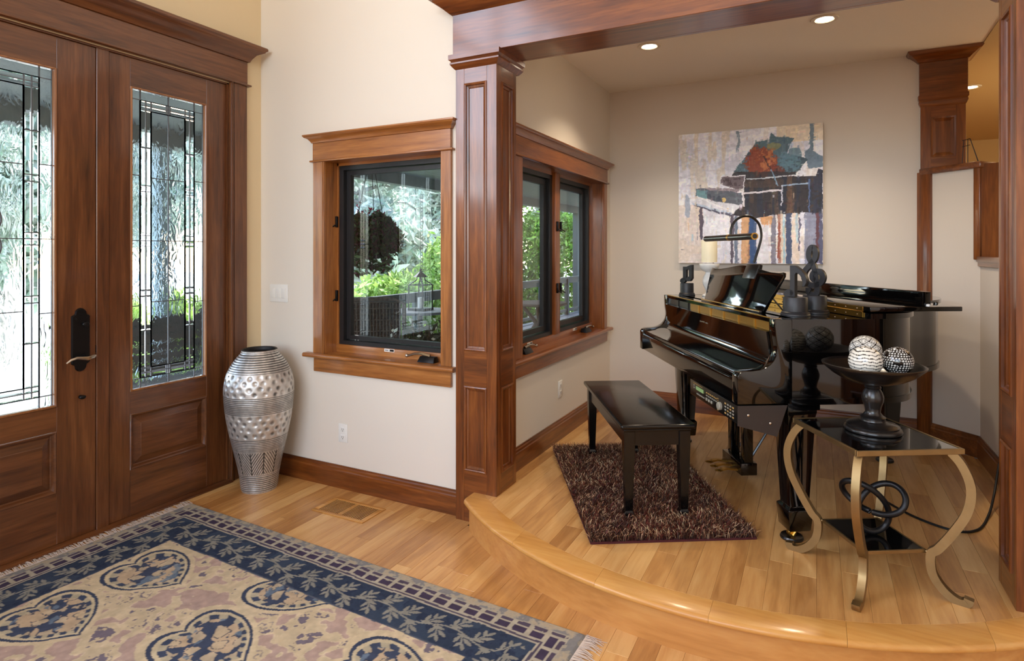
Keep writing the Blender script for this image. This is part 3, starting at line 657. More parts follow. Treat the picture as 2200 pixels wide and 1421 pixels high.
# player control unit under the key bed
cu = MB().extr([(0.004,.560),(0.004,.636),(.21,.636),(.166,.512)], .0, .56, 'y').build('control_unit', M['satin_black'], pi, bevel=.002)
MB().extr([(-.001,.556),(-.001,.640),(.214,.640),(.169,.508)], -.003, 0, 'y').build('end_plate', plain('grey_plate',(46,40,38),.4), cu)
for b_,z_ in ((.045,.60),(.14,.565)): MB().sphere((b_,-.004,z_),.006,10,6,(1,.4,1)).build('plate_screw', M['steel'], cu, smooth=True)
led = plain('lcd', (120,150,90), .4, emit=((.35,.5,.25),.25)); btn = plain('grey_button', (150,145,130), .5); gold = plain('gilt_print', (176,140,80), .5)
MB().box(.001,.0045,.385,.475,.600,.616).build('display', led, cu)
MB().box(.002,.0045,.37,.47,.578,.584).build('card_slot', btn, cu)
MB().box(.003,.0045,.40,.52,.624,.6265).build('print_strip', gold, cu)
for i in range(2): MB().box(.002,.0045,.500,.512,.600+i*.012,.606+i*.012).build('button', btn, cu)
for i in range(6):
    for j in range(2): MB().box(.001,.0045,.225+i*.022,.236+i*.022,.612-j*.013,.617-j*.013).build('button', gold if j == 0 else btn, cu)
for i in range(3): MB().box(-.001,.0045,.275+i*.03,.290+i*.03,.577,.590).build('button', btn, cu, bevel=.002)
MB().lathe([(.018,0),(.018,.010),(.015,.013)],24).xf(lambda p: Vector((.004-p.z, .185+p.x, .592+p.y))).build('dial', btn, cu, smooth=True)
for i in range(7): MB().box(.002,.0045,.207,.217,.566+i*.0085,.569+i*.0085).build('dial_mark', gold, cu)
for i in range(4):
    for j in range(4): MB().box(.001,.0045,.045+i*.026,.058+i*.026,.572+j*.014,.579+j*.014).build('button', btn if (i+j)%3 else gold, cu, bevel=.001, seg=1)
# legs with spade foot and brass caster
def zl(z): return ZF+z*(.645-ZF)/.645
def pleg(x_, y_):
    V = []; F = []
    prof = [(.064,.645),(.064,.60),(.060,.58),(.042,.165),(.044,.160),(.054,.150),(.054,.142),(.047,.056),(.041,.050)]
    prof = [(r_,zl(z)) for r_,z in prof]
    for r_,z in prof: V += [(x_-r_,y_-r_,z),(x_+r_,y_-r_,z),(x_+r_,y_+r_,z),(x_-r_,y_+r_,z)]
    for j in range(len(prof)-1):
        for i in range(4): F.append((j*4+i,j*4+(i+1)%4,(j+1)*4+(i+1)%4,(j+1)*4+i))
    F += [(0,1,2,3), tuple((len(prof)-1)*4+i for i in range(4))]
    lg = MB().add(V,F).build('leg', M['black'], pi, bevel=.002)
    c = MB().lathe([(.022,.060),(.022,.048),(.014,.044),(.014,.036)],14,(x_,y_,ZF)).tube([(x_,y_-.016,ZF+.045),(x_-.016,y_-.016,ZF+.02)],.006,6).tube([(x_,y_+.016,ZF+.045),(x_-.016,y_+.016,ZF+.02)],.006,6).build('caster', M['brass'], lg, smooth=True)
    MB().lathe([(.016,-.012),(.019,-.006),(.019,.006),(.016,.012)],18).xf(lambda p: Vector((x_-.014+p.x, y_+p.z, ZF+.026+p.y))).build('caster_wheel', M['brass'], lg, smooth=True)
    MB().lathe([(.046,0),(.048,.006),(.044,.014),(.036,.011)],20,(x_-.012,y_,ZF+.0005)).build('caster_cup', M['satin_black'], lg, smooth=True)
pleg(.285,.072); pleg(.285,1.40); pleg(1.34,.96)
MB().box(.22,.36,.005,.15,.615,.645).build('leg_block', M['black'], pi); MB().box(.22,.36,1.33,1.475,.615,.645).build('leg_block', M['black'], pi)
# pedal lyre
ly = MB().box(.335,.425,.70,.945,zl(.035),zl(.105)).build('pedal_lyre', M['black'], pi, bevel=.004)
for y_ in (.73,.89): MB().box(.355,.405,y_-.024,y_+.024,zl(.105),.64).build('lyre_post', M['black'], ly, bevel=.003)
MB().box(.34,.42,.69,.935,.60,.645).build('lyre_head', M['black'], ly, bevel=.003)
for y_ in (.755,.822,.89):
    V = [(.36,y_,zl(.052)),(.32,y_,zl(.054)),(.28,y_,zl(.060)),(.25,y_,zl(.054)),(.235,y_,zl(.047))]
    MB().tube(V, 0, 4, flat=(.013,.005)).sphere((.238,y_,zl(.050)),.022,12,6,(1.2,.8,.3)).build('pedal', M['brass'], ly, smooth=True)
for y_ in (.74,.90): MB().tube([(.40,y_,zl(.11)),(.72,y_-.0,.64)], .0065, 6).build('lyre_brace', M['satin_black'], ly, smooth=True)
for y_ in (.80,.84): MB().tube([(.41,y_,zl(.10)),(.43,y_,.64)], .004, 6).build('pedal_rod', M['satin_black'], ly, smooth=True)
# ================================================================ things standing on the piano
def on_piano(b, y, z):
    c, s = math.cos(TH), math.sin(TH); b *= KS; y *= KS; return (PN[0]+c*b-s*y, PN[1]+s*b+c*y, PN[2]+z*KS)
stone = plain('dark_stone', (36,36,39), .45, bump=.1, bscale=400, vary=.12)
def base(t, r, h):
    MB().lathe([(r*1.2,0),(r*1.22,.004),(r*1.2,.008),(r*1.14,.011),(r*1.16,.014),(r*1.1,.018),(r*1.0,.020),(r,.020+h-.004),(r*.95,.020+h)],36).build('base', stone, t, smooth=True, ang=40)
    return .020+h
def slab(poly, th): # plate in the x-z plane
    n = len(poly); return MB().add([(x,-th,z) for x,z in poly]+[(x,th,z) for x,z in poly], [tuple(range(n))[::-1], tuple(range(n,2*n))]+[(i,(i+1)%n,n+(i+1)%n,n+i) for i in range(n)])
def oval(cx, cz, rx, rz, n=20, t=.35): return [(cx+rx*math.cos(a)*math.cos(t)-rz*math.sin(a)*math.sin(t), cz+rx*math.cos(a)*math.sin(t)+rz*math.sin(a)*math.cos(t)) for a in np.linspace(0,2*math.pi,n,endpoint=False)]
PH = math.radians(-28)
t = thing('note_sculpture', 'dark eighth note sculpture on a round base, nearest on the piano', 'sculpture', on_piano(.335,.155,1.0), PH, 'music note sculptures')
h = base(t, .053, .066)
MB().extr([(-.0,h-.002)]*1+[], 0,0,'y') if False else None
slab([(-.020,h),(.004,h),(.004,h+.105),(.012,h+.112),(.026,h+.104),(.038,h+.088),(.041,h+.070),(.038,h+.050),(.050,h+.050),(.058,h+.066),(.059,h+.086),(.050,h+.108),(.033,h+.126),(.016,h+.138),(.004,h+.146),(-.020,h+.146)], .013).build('stem_and_flag', stone, t, bevel=.0015, seg=1)
slab(oval(-.026,h+.017,.027,.017), .013).build('note_head', stone, t, bevel=.001, seg=1)
t = thing('note_sculpture', 'dark treble clef sculpture on a round base, tallest on the piano', 'sculpture', on_piano(.478,.245,1.0), PH, 'music note sculptures')
h = base(t, .053, .066)
path = spline([(-.028,.034),(-.026,.012),(-.006,.002),(.012,.012),(.015,.04),(.008,.09),(-.003,.14),(-.024,.178),(-.025,.212),(-.010,.232),(.006,.214),(.003,.178),(-.02,.147),(-.046,.115),(-.050,.082),(-.032,.055),(.0,.048),(.032,.062),(.042,.09),(.030,.113),(.008,.116),(-.008,.10),(-.008,.08),(.006,.072)], 5)
MB().tube([(x,0,h+z) for x,z in path], 0, 4, flat=(.0125,.0085), up=(0,1,0)).xf(lambda p: p).build('clef', stone, t, smooth=True, ang=60)
MB().tube([(-.028,0,h+.026),(-.015,0,h+.02)],0,4,flat=(.0125,.015),up=(0,1,0)).build('clef_foot', stone, t)
t = thing('note_sculpture', 'small dark beamed note sculpture beside the white candle', 'sculpture', on_piano(.285,1.385,1.0), PH, 'music note sculptures')
h = base(t, .044, .064)
slab([(-.025,h+.02),(.001,h+.02),(.001,h+.088),(.024,h+.094),(.024,h+.03),(.048,h+.03),(.048,h+.124),(.03,h+.121),(.005,h+.111),(-.025,h+.110)], .012).build('stems_and_beam', stone, t, bevel=.001, seg=1)
slab(oval(-.026,h+.017,.024,.017), .012).build('note_head', stone, t); slab(oval(.022,h+.028,.021,.016), .012).build('note_head', stone, t)
cer = plain('white_ceramic', (226,224,218), .35); wax = plain('cream_wax', (242,232,200), .55, bump=.5, bscale=90)
t = thing('candle_holder', 'white turned candle holder at the far end of the piano', 'candle holder', on_piano(.40,1.30,1.0))
MB().lathe([(.044,0),(.046,.006),(.040,.012),(.028,.018),(.020,.03),(.028,.052),(.040,.078),(.044,.10),(.040,.125),(.028,.148),(.023,.156),(.026,.162),(.046,.172),(.060,.192),(.064,.212),(.062,.217),(.055,.2165)],40).build('holder', cer, t, smooth=True, ang=50)
cd = thing('candle', 'cream pillar candle on the white holder', 'candle', on_piano(.40,1.30,1.217))
MB().lathe([(.050,0),(.050,.142),(.048,.147),(.040,.148),(.012,.142)],36).build('wax', wax, cd, smooth=True, ang=50)
MB().tube([(0,0,.142),(.001,0,.154)],.0018,6).build('wick', M['gap'], cd)
# piano lamp clipped over the music desk
lp = thing('piano_lamp', 'black gooseneck piano lamp clipped over the music desk', 'lamp', on_piano(.315,.56,1.205), TH)
def dl(s,h_,t_): p = desk(s,h_,t_); return (p[0]-.315, p[1]-.56, p[2]-1.205)
mb = MB(); ss = (.02,.15)
V = [dl(s,a,b) for s in ss for a,b in ((.155,-.004),(.232,-.004),(.236,.0),(.236,.016),(.16,.03),(.15,.02))]
n = 6; mb.add(V, [tuple(range(n)), tuple(range(n,2*n))[::-1]]+[(i,(i+1)%n,n+(i+1)%n,n+i) for i in range(n)])
mb.build('weighted_clip', M['satin_black'], lp, bevel=.002)
nk = spline([(.01,-.03,.025),(.035,-.03,.10),(.050,-.03,.165),(.040,-.03,.225),(.005,-.03,.262),(-.04,-.03,.272),(-.085,-.03,.252),(-.112,-.03,.21),(-.118,-.03,.165)], 6)
MB().tube(nk, .0065, 10).build('gooseneck', M['satin_black'], lp, smooth=True)
tb = MB().tube([(-.122,-.31,.158),(-.122,.29,.158)], .0165, 20).build('lamp_tube', M['satin_black'], lp, smooth=True)
MB().tube([(-.122,-.314,.158),(-.122,-.308,.158)], .0172, 20).build('end_cap', M['brass'], tb, smooth=True); MB().tube([(-.122,-.3155,.158),(-.122,-.310,.158)], .0115, 16).build('bulb_socket', M['satin_black'], tb, smooth=True)
MB().tube([(-.122,-.040,.158),(-.122,-.02,.158)], .0175, 20).build('collar', M['brass'], tb, smooth=True)
# ================================================================ bench
bn = thing('piano_bench', 'black lacquered piano bench standing on the shag rug', 'bench', (-.91,3.235,PZ+.012), TH)
HB = .458
MB().box(-.180,.180,-.4875,.4875,HB-.024,HB).build('seat_top', M['lacquer'], bn, bevel=.009, seg=3)
MB().box(-.163,.163,-.47,.47,HB-.036,HB-.024).build('top_moulding', M['lacquer'], bn, bevel=.004)
for x_ in (-.15,.136): MB().box(x_,x_+.014,-.42,.42,HB-.105,HB-.036).build('apron', M['lacquer'], bn)
for y_ in (-.456,.442): MB().box(-.13,.13,y_,y_+.014,HB-.105,HB-.036).build('apron', M['lacquer'], bn)
for sx in (-1,1):
    for sy in (-1,1):
        V = []; F = []; pr = [(.026,HB-.036),(.026,HB-.11),(.0175,.045),(.0175,.043),(.023,.032),(.023,.012),(.019,.0)]
        for r_,z in pr: V += [(sx*.134+dx*r_, sy*.44+dy*r_, z) for dx,dy in ((-1,-1),(1,-1),(1,1),(-1,1))]
        for j in range(len(pr)-1):
            for i in range(4): F.append((j*4+i,j*4+(i+1)%4,(j+1)*4+(i+1)%4,(j+1)*4+i))
        MB().add(V,F+[(0,1,2,3),tuple((len(pr)-1)*4+i for i in range(4))]).build('leg', M['lacquer'], bn, bevel=.0015, seg=1)
# ================================================================ side table
tbm = plain('antique_gold_metal', (152,128,88), .40, metal=.92, vary=.12, bscale=14)
blk = plain('black_glass', (7,8,9), .03, coat=.8)
TC = (.193,2.762); tw, tl_ = .408, .437
st = thing('side_table', 'gold metal end table with black glass top and curved legs', 'table', (TC[0],TC[1],PZ), TH)
HT = .569
MB().box(-tw/2+.008,tw/2-.008,-tl_/2+.008,tl_/2-.008,HT-.012,HT-.002).build('glass_top', blk, st)
for x0,x1,y0,y1 in ((-tw/2,tw/2,-tl_/2,-tl_/2+.01),(-tw/2,tw/2,tl_/2-.01,tl_/2),(-tw/2,-tw/2+.01,-tl_/2+.01,tl_/2-.01),(tw/2-.01,tw/2,-tl_/2+.01,tl_/2-.01)):
    MB().box(x0,x1,y0,y1,HT-.020,HT).build('top_rail', tbm, st, bevel=.0015, seg=1)
sh = .155; k_ = .082
MB().box(-tw/2+k_+.006,tw/2-k_-.006,-tl_/2+k_+.006,tl_/2-k_-.006,sh+.002,sh+.010).build('glass_shelf', blk, st)
for x0,x1,y0,y1 in ((-tw/2+k_,tw/2-k_,-tl_/2+k_,-tl_/2+k_+.008),(-tw/2+k_,tw/2-k_,tl_/2-k_-.008,tl_/2-k_),(-tw/2+k_,-tw/2+k_+.008,-tl_/2+k_,tl_/2-k_),(tw/2-k_-.008,tw/2-k_,-tl_/2+k_,tl_/2-k_)):
    MB().box(x0,x1,y0,y1,sh-.002,sh+.011).build('shelf_rail', tbm, st, bevel=.001, seg=1)
prof = spline([(-.040,HT-.021),(-.012,HT-.055),(.012,HT-.11),(.018,HT-.165),(.004,HT-.235),(-.035,HT-.315),(-.078,HT-.385),(-.102,sh+.0),(-.098,.09),(-.072,.045),(-.04,.018),(-.012,.008),(.008,.016),(.012,.03)], 6)
for sx in (-1,1):
    for sy in (-1,1):
        q_ = .7071; mb = MB()
        pts = [(sx*(tw/2+s*q_), sy*(tl_/2+s*q_), z) for s,z in prof]
        up = (sx*q_*-1*sy if False else -sy*q_, sx*q_, 0)
        mb.tube(pts, 0, 4, flat=(.0145,.0135), up=up)
        mb.build('leg', tbm, st, smooth=True, ang=50)
        MB().tube([(sx*(tw/2-k_-.002),sy*(tl_/2-k_-.002),sh+.004),(sx*(tw/2-.105*q_),sy*(tl_/2-.105*q_),sh+.004)],.005,6).build('shelf_pin', tbm, st)
# pedestal bowl and balls
wd = plain('dark_turned_wood', (24,21,20), .3, coat=.3, vary=.2, bscale=20)
bx_, by_ = .200, 2.790
pb = thing('pedestal_bowl', 'black turned wooden pedestal bowl on the side table', 'bowl', (bx_,by_,PZ+HT))
ft = [(.100,0),(.103,.006),(.100,.014),(.092,.018),(.094,.024),(.086,.030),(.060,.036),(.046,.041),(.043,.050),(.046,.056),(.036,.062),(.027,.075),(.030,.095),(.038,.118),(.040,.135),(.034,.155),(.027,.168),(.030,.174),(.027,.180),(.034,.186)]
MB().lathe(ft,48).build('pedestal', wd, pb, smooth=True, ang=50)
bp_ = [(.03,.185),(.07,.192),(.11,.206),(.145,.226),(.172,.250),(.182,.260),(.184,.266),(.180,.268),(.166,.259),(.14,.238),(.105,.219),(.06,.208),(.001,.205)]
MB().lathe(bp_,64,cap1=False).build('bowl', wd, pb, smooth=True, ang=60)
def ball(label, c, r, fn, grp='patterned balls in the pedestal bowl'):
    n, m = 128, 72; mb = MB().sphere((0,0,0), r, n, m)
    o = mb.build('patterned_ball', vcol('ball_glaze', .18, coat=.5), smooth=True); o.location = c
    v = np.array([q_.co[:] for q_ in o.data.vertices])/r; setcol(o.data, fn(v)); tag(o, label, 'ball', grp); return o
def stripes(v):
    z = v[:,2]+.03*np.sin(5*np.arctan2(v[:,1],v[:,0]))+.02*np.sin(13*v[:,0]+7*v[:,1]); d = np.abs(((z*4.8)%1)-.5)
    return np.where((d < .13)[:,None], np.array([[22,20,20]]), np.array([[236,232,220]]))
def diamonds(v):
    a = np.arctan2(v[:,1],v[:,0])/(2*np.pi)*7; z = np.arcsin(np.clip(v[:,2],-1,1))/np.pi*6; p = np.abs((a+z)%1-.5); q_ = np.abs((a-z)%1-.5); m_ = np.maximum(p,q_)
    return np.where((((m_ > .42)|((m_ > .2)&(m_ < .28))))[:,None], np.array([[20,18,18]]), np.array([[226,224,216]]))
def dots(v):
    la = np.arcsin(np.clip(v[:,2],-1,1)); row = np.round(la/.17); nr = np.maximum(3,np.round(2*np.pi*np.cos(row*.17)/.18)); a = (np.arctan2(v[:,1],v[:,0])+row*.4)*nr/(2*np.pi); da = np.abs(a-np.round(a))*2*np.pi/nr*np.cos(la); dl_ = la-row*.17
    big = np.sin(3*np.arctan2(v[:,1],v[:,0]))*np.cos(5*la) > .62
    return np.where(((da**2+dl_**2 < .052**2)&~big)[:,None], np.array([[238,236,230]]), np.array([[14,13,13]]))
Cb = lambda b,y,z: (bx_+math.cos(TH)*b-math.sin(TH)*y, by_+math.sin(TH)*b+math.cos(TH)*y, PZ+HT+z)
ball('white ball with thin black stripes in front in the bowl', (bx_-.030,by_-.072,PZ+HT+.226+.060), .060, stripes)
ball('white ball with black diamond lines behind the striped one', (bx_-.022,by_+.056,PZ+HT+.246+.066), .060, diamonds)
ball('black ball with white dots at the right in the bowl', (bx_+.082,by_-.012,PZ+HT+.230+.056), .056, dots)
# knot on the lower shelf
kn = thing('knot_sculpture', 'black rope knot sculpture on the lower glass shelf', 'sculpture', (TC[0]+.005,TC[1]-.005,PZ+sh+.010), math.radians(-8))
pts = []
for t_ in np.linspace(0, 2*math.pi, 120, endpoint=False):
    x_ = math.sin(t_)+2*math.sin(2*t_); z_ = math.cos(t_)-2*math.cos(2*t_); y_ = -math.sin(3*t_)
    pts.append((x_*.040, y_*.028, z_*.038+.126))
MB().tube(pts, .0115, 12, closed=True).build('knot', plain('black_rope_metal',(20,20,22),.38,metal=.3,bump=.4,bscale=120), kn, smooth=True)
# ================================================================ noise helper (numpy value noise)
def vnoise(x, y, seed=0):
    rs = np.random.RandomState(seed); T = rs.rand(256,256)
    xi = np.floor(x).astype(int); yi = np.floor(y).astype(int); fx = x-xi; fy = y-yi; fx = fx*fx*(3-2*fx); fy = fy*fy*(3-2*fy)
    g = lambda a,b: T[a%256, b%256]
    return (g(xi,yi)*(1-fx)+g(xi+1,yi)*fx)*(1-fy)+(g(xi,yi+1)*(1-fx)+g(xi+1,yi+1)*fx)*fy
def fbm(x, y, seed=0, oct_=4):
    s = 0; a = .5; t = 0
    for i in range(oct_): s = s+a*vnoise(x*2**i, y*2**i, seed+i); t += a; a *= .5
    return s/t
def paint(img, mask, col, a=1.0):
    m = (mask.astype(float)*a)[...,None]; img[:] = img*(1-m)+np.array(col, float)*m
def inpoly(x, y, poly):
    c = np.zeros(x.shape, bool); n = len(poly)
    for i in range(n):
        x0,y0 = poly[i]; x1,y1 = poly[(i+1)%n]
        if y0 == y1: continue
        k_ = ((y0 > y) != (y1 > y)) & (x < (x1-x0)*(y-y0)/(y1-y0)+x0); c ^= k_
    return c
def seg(x, y, a, b):
    ax,ay = a; bx,by = b; dx,dy = bx-ax, by-ay; t = np.clip(((x-ax)*dx+(y-ay)*dy)/(dx*dx+dy*dy+1e-12), 0, 1)
    return np.hypot(x-ax-t*dx, y-ay-t*dy)
# ================================================================ patterned area rug
RL, RW = 2.42, 1.72
ra = math.radians(-2.0)
rug = thing('area_rug', 'faded navy bordered rug with heart motifs inside the entry doors', 'rug', (-3.19,2.215,0), ra)
nx, ny = 560, 400
S, T = np.meshgrid(np.linspace(0,RL,nx), np.linspace(0,RW,ny), indexing='ij')
Z = np.full(S.shape, .009)+(fbm(S*60,T*60,3)-.5)*.002
edge = np.minimum(np.minimum(S,RL-S), np.minimum(T,RW-T)); Z = np.where(edge < .006, .003, Z)
along = np.where(np.minimum(T,RW-T) <= np.minimum(S,RL-S), S, T)
wob = (fbm(S*9,T*9,11)-.5)
e = edge+wob*.012
img = np.zeros(S.shape+(3,))
nz = fbm(S*45,T*45,5); nz2 = fbm(S*6,T*6,21)
paint(img, np.ones(S.shape,bool), (176,166,146)); paint(img, (nz > .52)&(e < .06), (120,122,128), .75); paint(img, (nz < .40)&(e < .06), (202,180,146), .7)
al = along+wob*.01
bl = (np.abs((al/.074)%1-.5) < .37)
paint(img, (e > .048)&(e < .148), (184,174,152))
paint(img, (e > .052)&(e < .070)&(np.abs((al/.074)%1-.5) < .36), (78,66,92), .9)
paint(img, (e > .080)&(e < .114)&bl, (66,54,84), .95)
paint(img, (e > .124)&(e < .133), (74,66,92), .9)
navy = (e > .142)&(e < .330)
paint(img, navy, (52,66,92)); paint(img, navy&(nz > .58), (40,50,76), .6); paint(img, navy&(nz2 > .6), (66,84,108), .5)
ec = edge-.236
lf = np.zeros(S.shape, bool)
per = .34
sid = np.floor(along/per*5)
ph = along/per
stem = .020*np.sin(2*np.pi*ph); d_stem = np.abs(ec-stem); lf |= (d_stem < .0042)
for k_ in range(6):
    off = (k_+.4)/6; sgn = 1 if k_%2 else -1
    xx = ((ph-off+.5)%1-.5)*per; y0 = .020*math.sin(2*math.pi*off)
    lf |= (seg(xx, ec-y0, (0,0), (.034,sgn*.056)) < .0032)
    for (dx,dy,ang,L_,w_) in ((.016,sgn*.012,sgn*.05,.030,.0085),(.002,sgn*.036,sgn*1.65,.024,.0085),(.046,sgn*.036,sgn*.45,.027,.0088),(.022,sgn*.060,sgn*1.9,.021,.0078),(.044,sgn*.066,sgn*.95,.022,.0085)):
        u = (xx-dx)*math.cos(ang)+(ec-y0-dy)*math.sin(ang); v = -(xx-dx)*math.sin(ang)+(ec-y0-dy)*math.cos(ang)
        lf |= ((np.abs(u)/L_)**1.5+(np.abs(v)/w_)**1.5 < 1)
paint(img, navy&lf, (158,154,138), .9)
paint(img, (e > .325)&(e < .334), (84,92,112), .8)
field = e > .332
paint(img, field, (216,194,154))
wx, wy = S+.05*np.sin(T*11+2*nz2), T+.06*np.sin(S*9+3*nz2)
w1_ = fbm(S*7,T*7,31)-.5; w2_ = fbm(S*7,T*7,37)-.5; sw_ = np.sin(wx*20+9*w1_)*np.cos(wy*22+9*w2_)+.35*np.sin((S+T)*48+14*w1_)
paint(img, field&(sw_ > .22), (190,158,146), .9)
paint(img, field&(np.abs(sw_-.22) < .06), (228,206,168), .8)
paint(img, field&(sw_ < -.62)&(nz > .5), (96,88,116), .8)
paint(img, field&(np.abs(sw_+.35) < .035)&(nz2 > .5), (110,100,126), .6)
for j in range(4):
    for i in range(-1,5):
        cs = .56+.67*j; ct = (.54 if j%2 == 0 else .33)+.39*i
        u = (S-cs)/.165+wob*.12; v = (T-ct)/.165+wob*.12
        uu = -(u)*.92+.12; X = v*1.12; Y = uu
        hrt = (X**2+Y**2-1)**3-X**2*Y**3*1.0   # heart with its point towards +s
        r_ = np.hypot(X,Y)
        ins = (hrt < 0)&field
        hs2 = ((X*1.2)**2+(Y*1.2)**2-1)**3-(X*1.2)**2*(Y*1.2)**3; hs3 = ((X*1.42)**2+(Y*1.42)**2-1)**3-(X*1.42)**2*(Y*1.42)**3
        halo = (((X*.86)**2+(Y*.86)**2-1)**3-(X*.86)**2*(Y*.86)**3 < 0)&field
        paint(img, halo, (222,200,158), .95)
        paint(img, ins, (62,74,102)); paint(img, ins&(((X*1.09)**2+(Y*1.09)**2-1)**3-(X*1.09)**2*(Y*1.09)**3 < 0), (214,196,156))
        paint(img, (hs2 < 0)&field, (66,78,106)); paint(img, (hs2 < 0)&field&(hs3 > 0)&(np.sin(np.arctan2(Y,X)*16) > .1), (206,190,152), .9)
        paint(img, (hs3 < 0)&field&(fbm(u*3+j,v*3+i,41) > .52), (204,176,140)); paint(img, (hs3 < 0)&field&(fbm(u*4+j*3,v*4+i*5,43) > .62), (112,134,156), .8)
        sc_ = np.sin(u*9+5*(fbm(S*14,T*14,77)-.5))*np.cos(v*8+5*(fbm(S*14,T*14,79)-.5))
        paint(img, (hs3 < 0)&field&(sc_ > .25), (210,186,148), .9); paint(img, (hs3 < 0)&field&(np.abs(sc_-.25) < .07), (58,66,92), .8)
g_ = img.mean(-1,keepdims=True); img[:] = g_+(img-g_)*.80; img *= (.88+.20*nz)[...,None]; img = np.clip(img,0,255)
V = np.stack([S.ravel(), -T.ravel(), Z.ravel()], 1)
idx = np.arange(nx*ny).reshape(nx,ny); F = np.stack([idx[:-1,:-1],idx[:-1,1:],idx[1:,1:],idx[1:,:-1]],-1).reshape(-1,4)
def gridmesh(name, V, F, rgb, mat, parent, smooth=True):
    me = bpy.data.meshes.new(name); me.vertices.add(len(V)); me.vertices.foreach_set('co', V.astype(np.float32).ravel())
    me.loops.add(len(F)*4); me.loops.foreach_set('vertex_index', F.astype(np.int32).ravel()); me.polygons.add(len(F)); me.polygons.foreach_set('loop_start', np.arange(0,len(F)*4,4,dtype=np.int32))
    me.update(calc_edges=True); me.validate(); setcol(me, rgb); me.materials.append(mat)
    me.polygons.foreach_set('use_smooth', np.ones(len(F),bool) if smooth else np.zeros(len(F),bool))
    o = bpy.data.objects.new(name, me); COL.objects.link(o); o.parent = parent; return o
gridmesh('woven_field', V, F[:, ::-1], img.reshape(-1,3), vcol('rug_wool', .95, bump=.6, bscale=900, spec=.1), rug)
frm = plain('fringe_cotton', (214,200,188), .9)
for s0,dr in ((0,-1),(RL,1)):
    mb = MB()
    for i in range(420):
        t_ = RW*i/420; a = rng.uniform(-.5,.5); L_ = rng.uniform(.05,.085); p0 = (s0,-t_,.005); p1 = (s0+dr*L_*.5,-t_-math.sin(a)*L_*.25,rng.uniform(.004,.012)); p2 = (s0+dr*L_,-t_-math.sin(a)*L_*.6,.002)
        mb.tube([p0,p1,p2], [.0022,.002,.0012], 3)
    mb.build('fringe', frm, rug, smooth=True)['kind'] = 'stuff'
# ================================================================ shag rug
rs = np.random.RandomState(5)
sr = thing('shag_rug', 'dark brown shag rug under the piano bench', 'rug', (-.879,3.216,PZ), TH)
sw2, sl2 = .75, 1.25
MB().box(-sw2/2,sw2/2,-sl2/2,sl2/2,0.0005,.010).build('backing', plain('burgundy_backing',(70,20,24),.9), sr)
nb = 52000
px = rs.uniform(-sw2/2,sw2/2,nb); py = rs.uniform(-sl2/2,sl2/2,nb); an = rs.uniform(0,2*np.pi,nb); cl = fbm((px+5)*9,(py+5)*9,9)
L_ = rs.uniform(.026,.046,nb); lean = rs.uniform(.2,1.1,nb); lx = np.cos(an+cl*6)*lean*L_; ly_ = np.sin(an+cl*6)*lean*L_; lz = L_*np.sqrt(np.maximum(.15,1-(lean*.75)**2))
# keep the yarn from burying the bench feet
hw_ = .0011; wxv = -np.sin(an); wyv = np.cos(an)
b0 = np.stack([px-wxv*hw_,py-wyv*hw_,np.full(nb,.008)],1); b1 = np.stack([px+wxv*hw_,py+wyv*hw_,np.full(nb,.008)],1)
m0 = np.stack([px+lx*.35-wxv*hw_,py+ly_*.35-wyv*hw_,.008+lz*.7],1); m1 = np.stack([px+lx*.35+wxv*hw_,py+ly_*.35+wyv*hw_,.008+lz*.7],1)
t0 = np.stack([px+lx-wxv*hw_*.5,py+ly_-wyv*hw_*.5,.008+lz],1); t1 = np.stack([px+lx+wxv*hw_*.5,py+ly_+wyv*hw_*.5,.008+lz],1)
V = np.stack([b0,b1,m0,m1,t0,t1],1).reshape(-1,3); k6 = np.arange(nb)*6
F = np.concatenate([np.stack([k6,k6+1,k6+3,k6+2],1), np.stack([k6+2,k6+3,k6+5,k6+4],1)])
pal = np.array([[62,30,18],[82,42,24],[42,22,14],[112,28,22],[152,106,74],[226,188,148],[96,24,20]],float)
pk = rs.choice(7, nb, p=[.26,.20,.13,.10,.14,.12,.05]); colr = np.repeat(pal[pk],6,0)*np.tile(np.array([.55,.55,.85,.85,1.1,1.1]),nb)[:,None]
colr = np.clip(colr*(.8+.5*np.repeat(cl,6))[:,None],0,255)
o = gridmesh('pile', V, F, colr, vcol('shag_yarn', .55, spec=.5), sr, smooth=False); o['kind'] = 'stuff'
# ================================================================ painting of a grand piano on canvas
cw, ch = 1.028, 1.028
pt = thing('canvas_painting', 'unframed abstract canvas of a grand piano on the alcove wall', 'painting', (-.988,4.919,1.359))
nxp, nyp = 330, 330
A, B = np.meshgrid(np.linspace(0,1,nxp), np.linspace(0,1,nyp), indexing='ij')      # A right, B down
X = 68+A*1224+18*(fbm(A*22,B*30,61)-.5)+12*(fbm(A*70,B*50,63)-.5); Y = (190-102*A)+B*(1093+122*A)+18*(fbm(A*26,B*18,65)-.5)                                       # the photo crop's own units
n1 = fbm(A*4,B*9,51); n2 = fbm(A*30,B*6,53); n3 = fbm(A*60,B*60,55); n4 = fbm(A*40,B*3,57)
im = np.zeros(A.shape+(3,)); paint(im, np.ones(A.shape,bool), (216,216,228))
paint(im, n1 > .55, (230,230,238), .7); paint(im, n1 < .42, (198,197,210), .6); paint(im, (n2 > .58), (214,204,194), .5)
paint(im, (A < .18)&(B > .55), (206,182,160), .45); paint(im, (B > .8)&(n1 > .45), (206,190,176), .5); paint(im, (A > .70)&(B < .12), (218,196,160), .6); paint(im, (A < .45)&(B < .5)&(n2 > .55), (204,192,176), .4)
low = inpoly(X,Y,[(560,860),(1292,850),(1292,1300),(560,1290)])
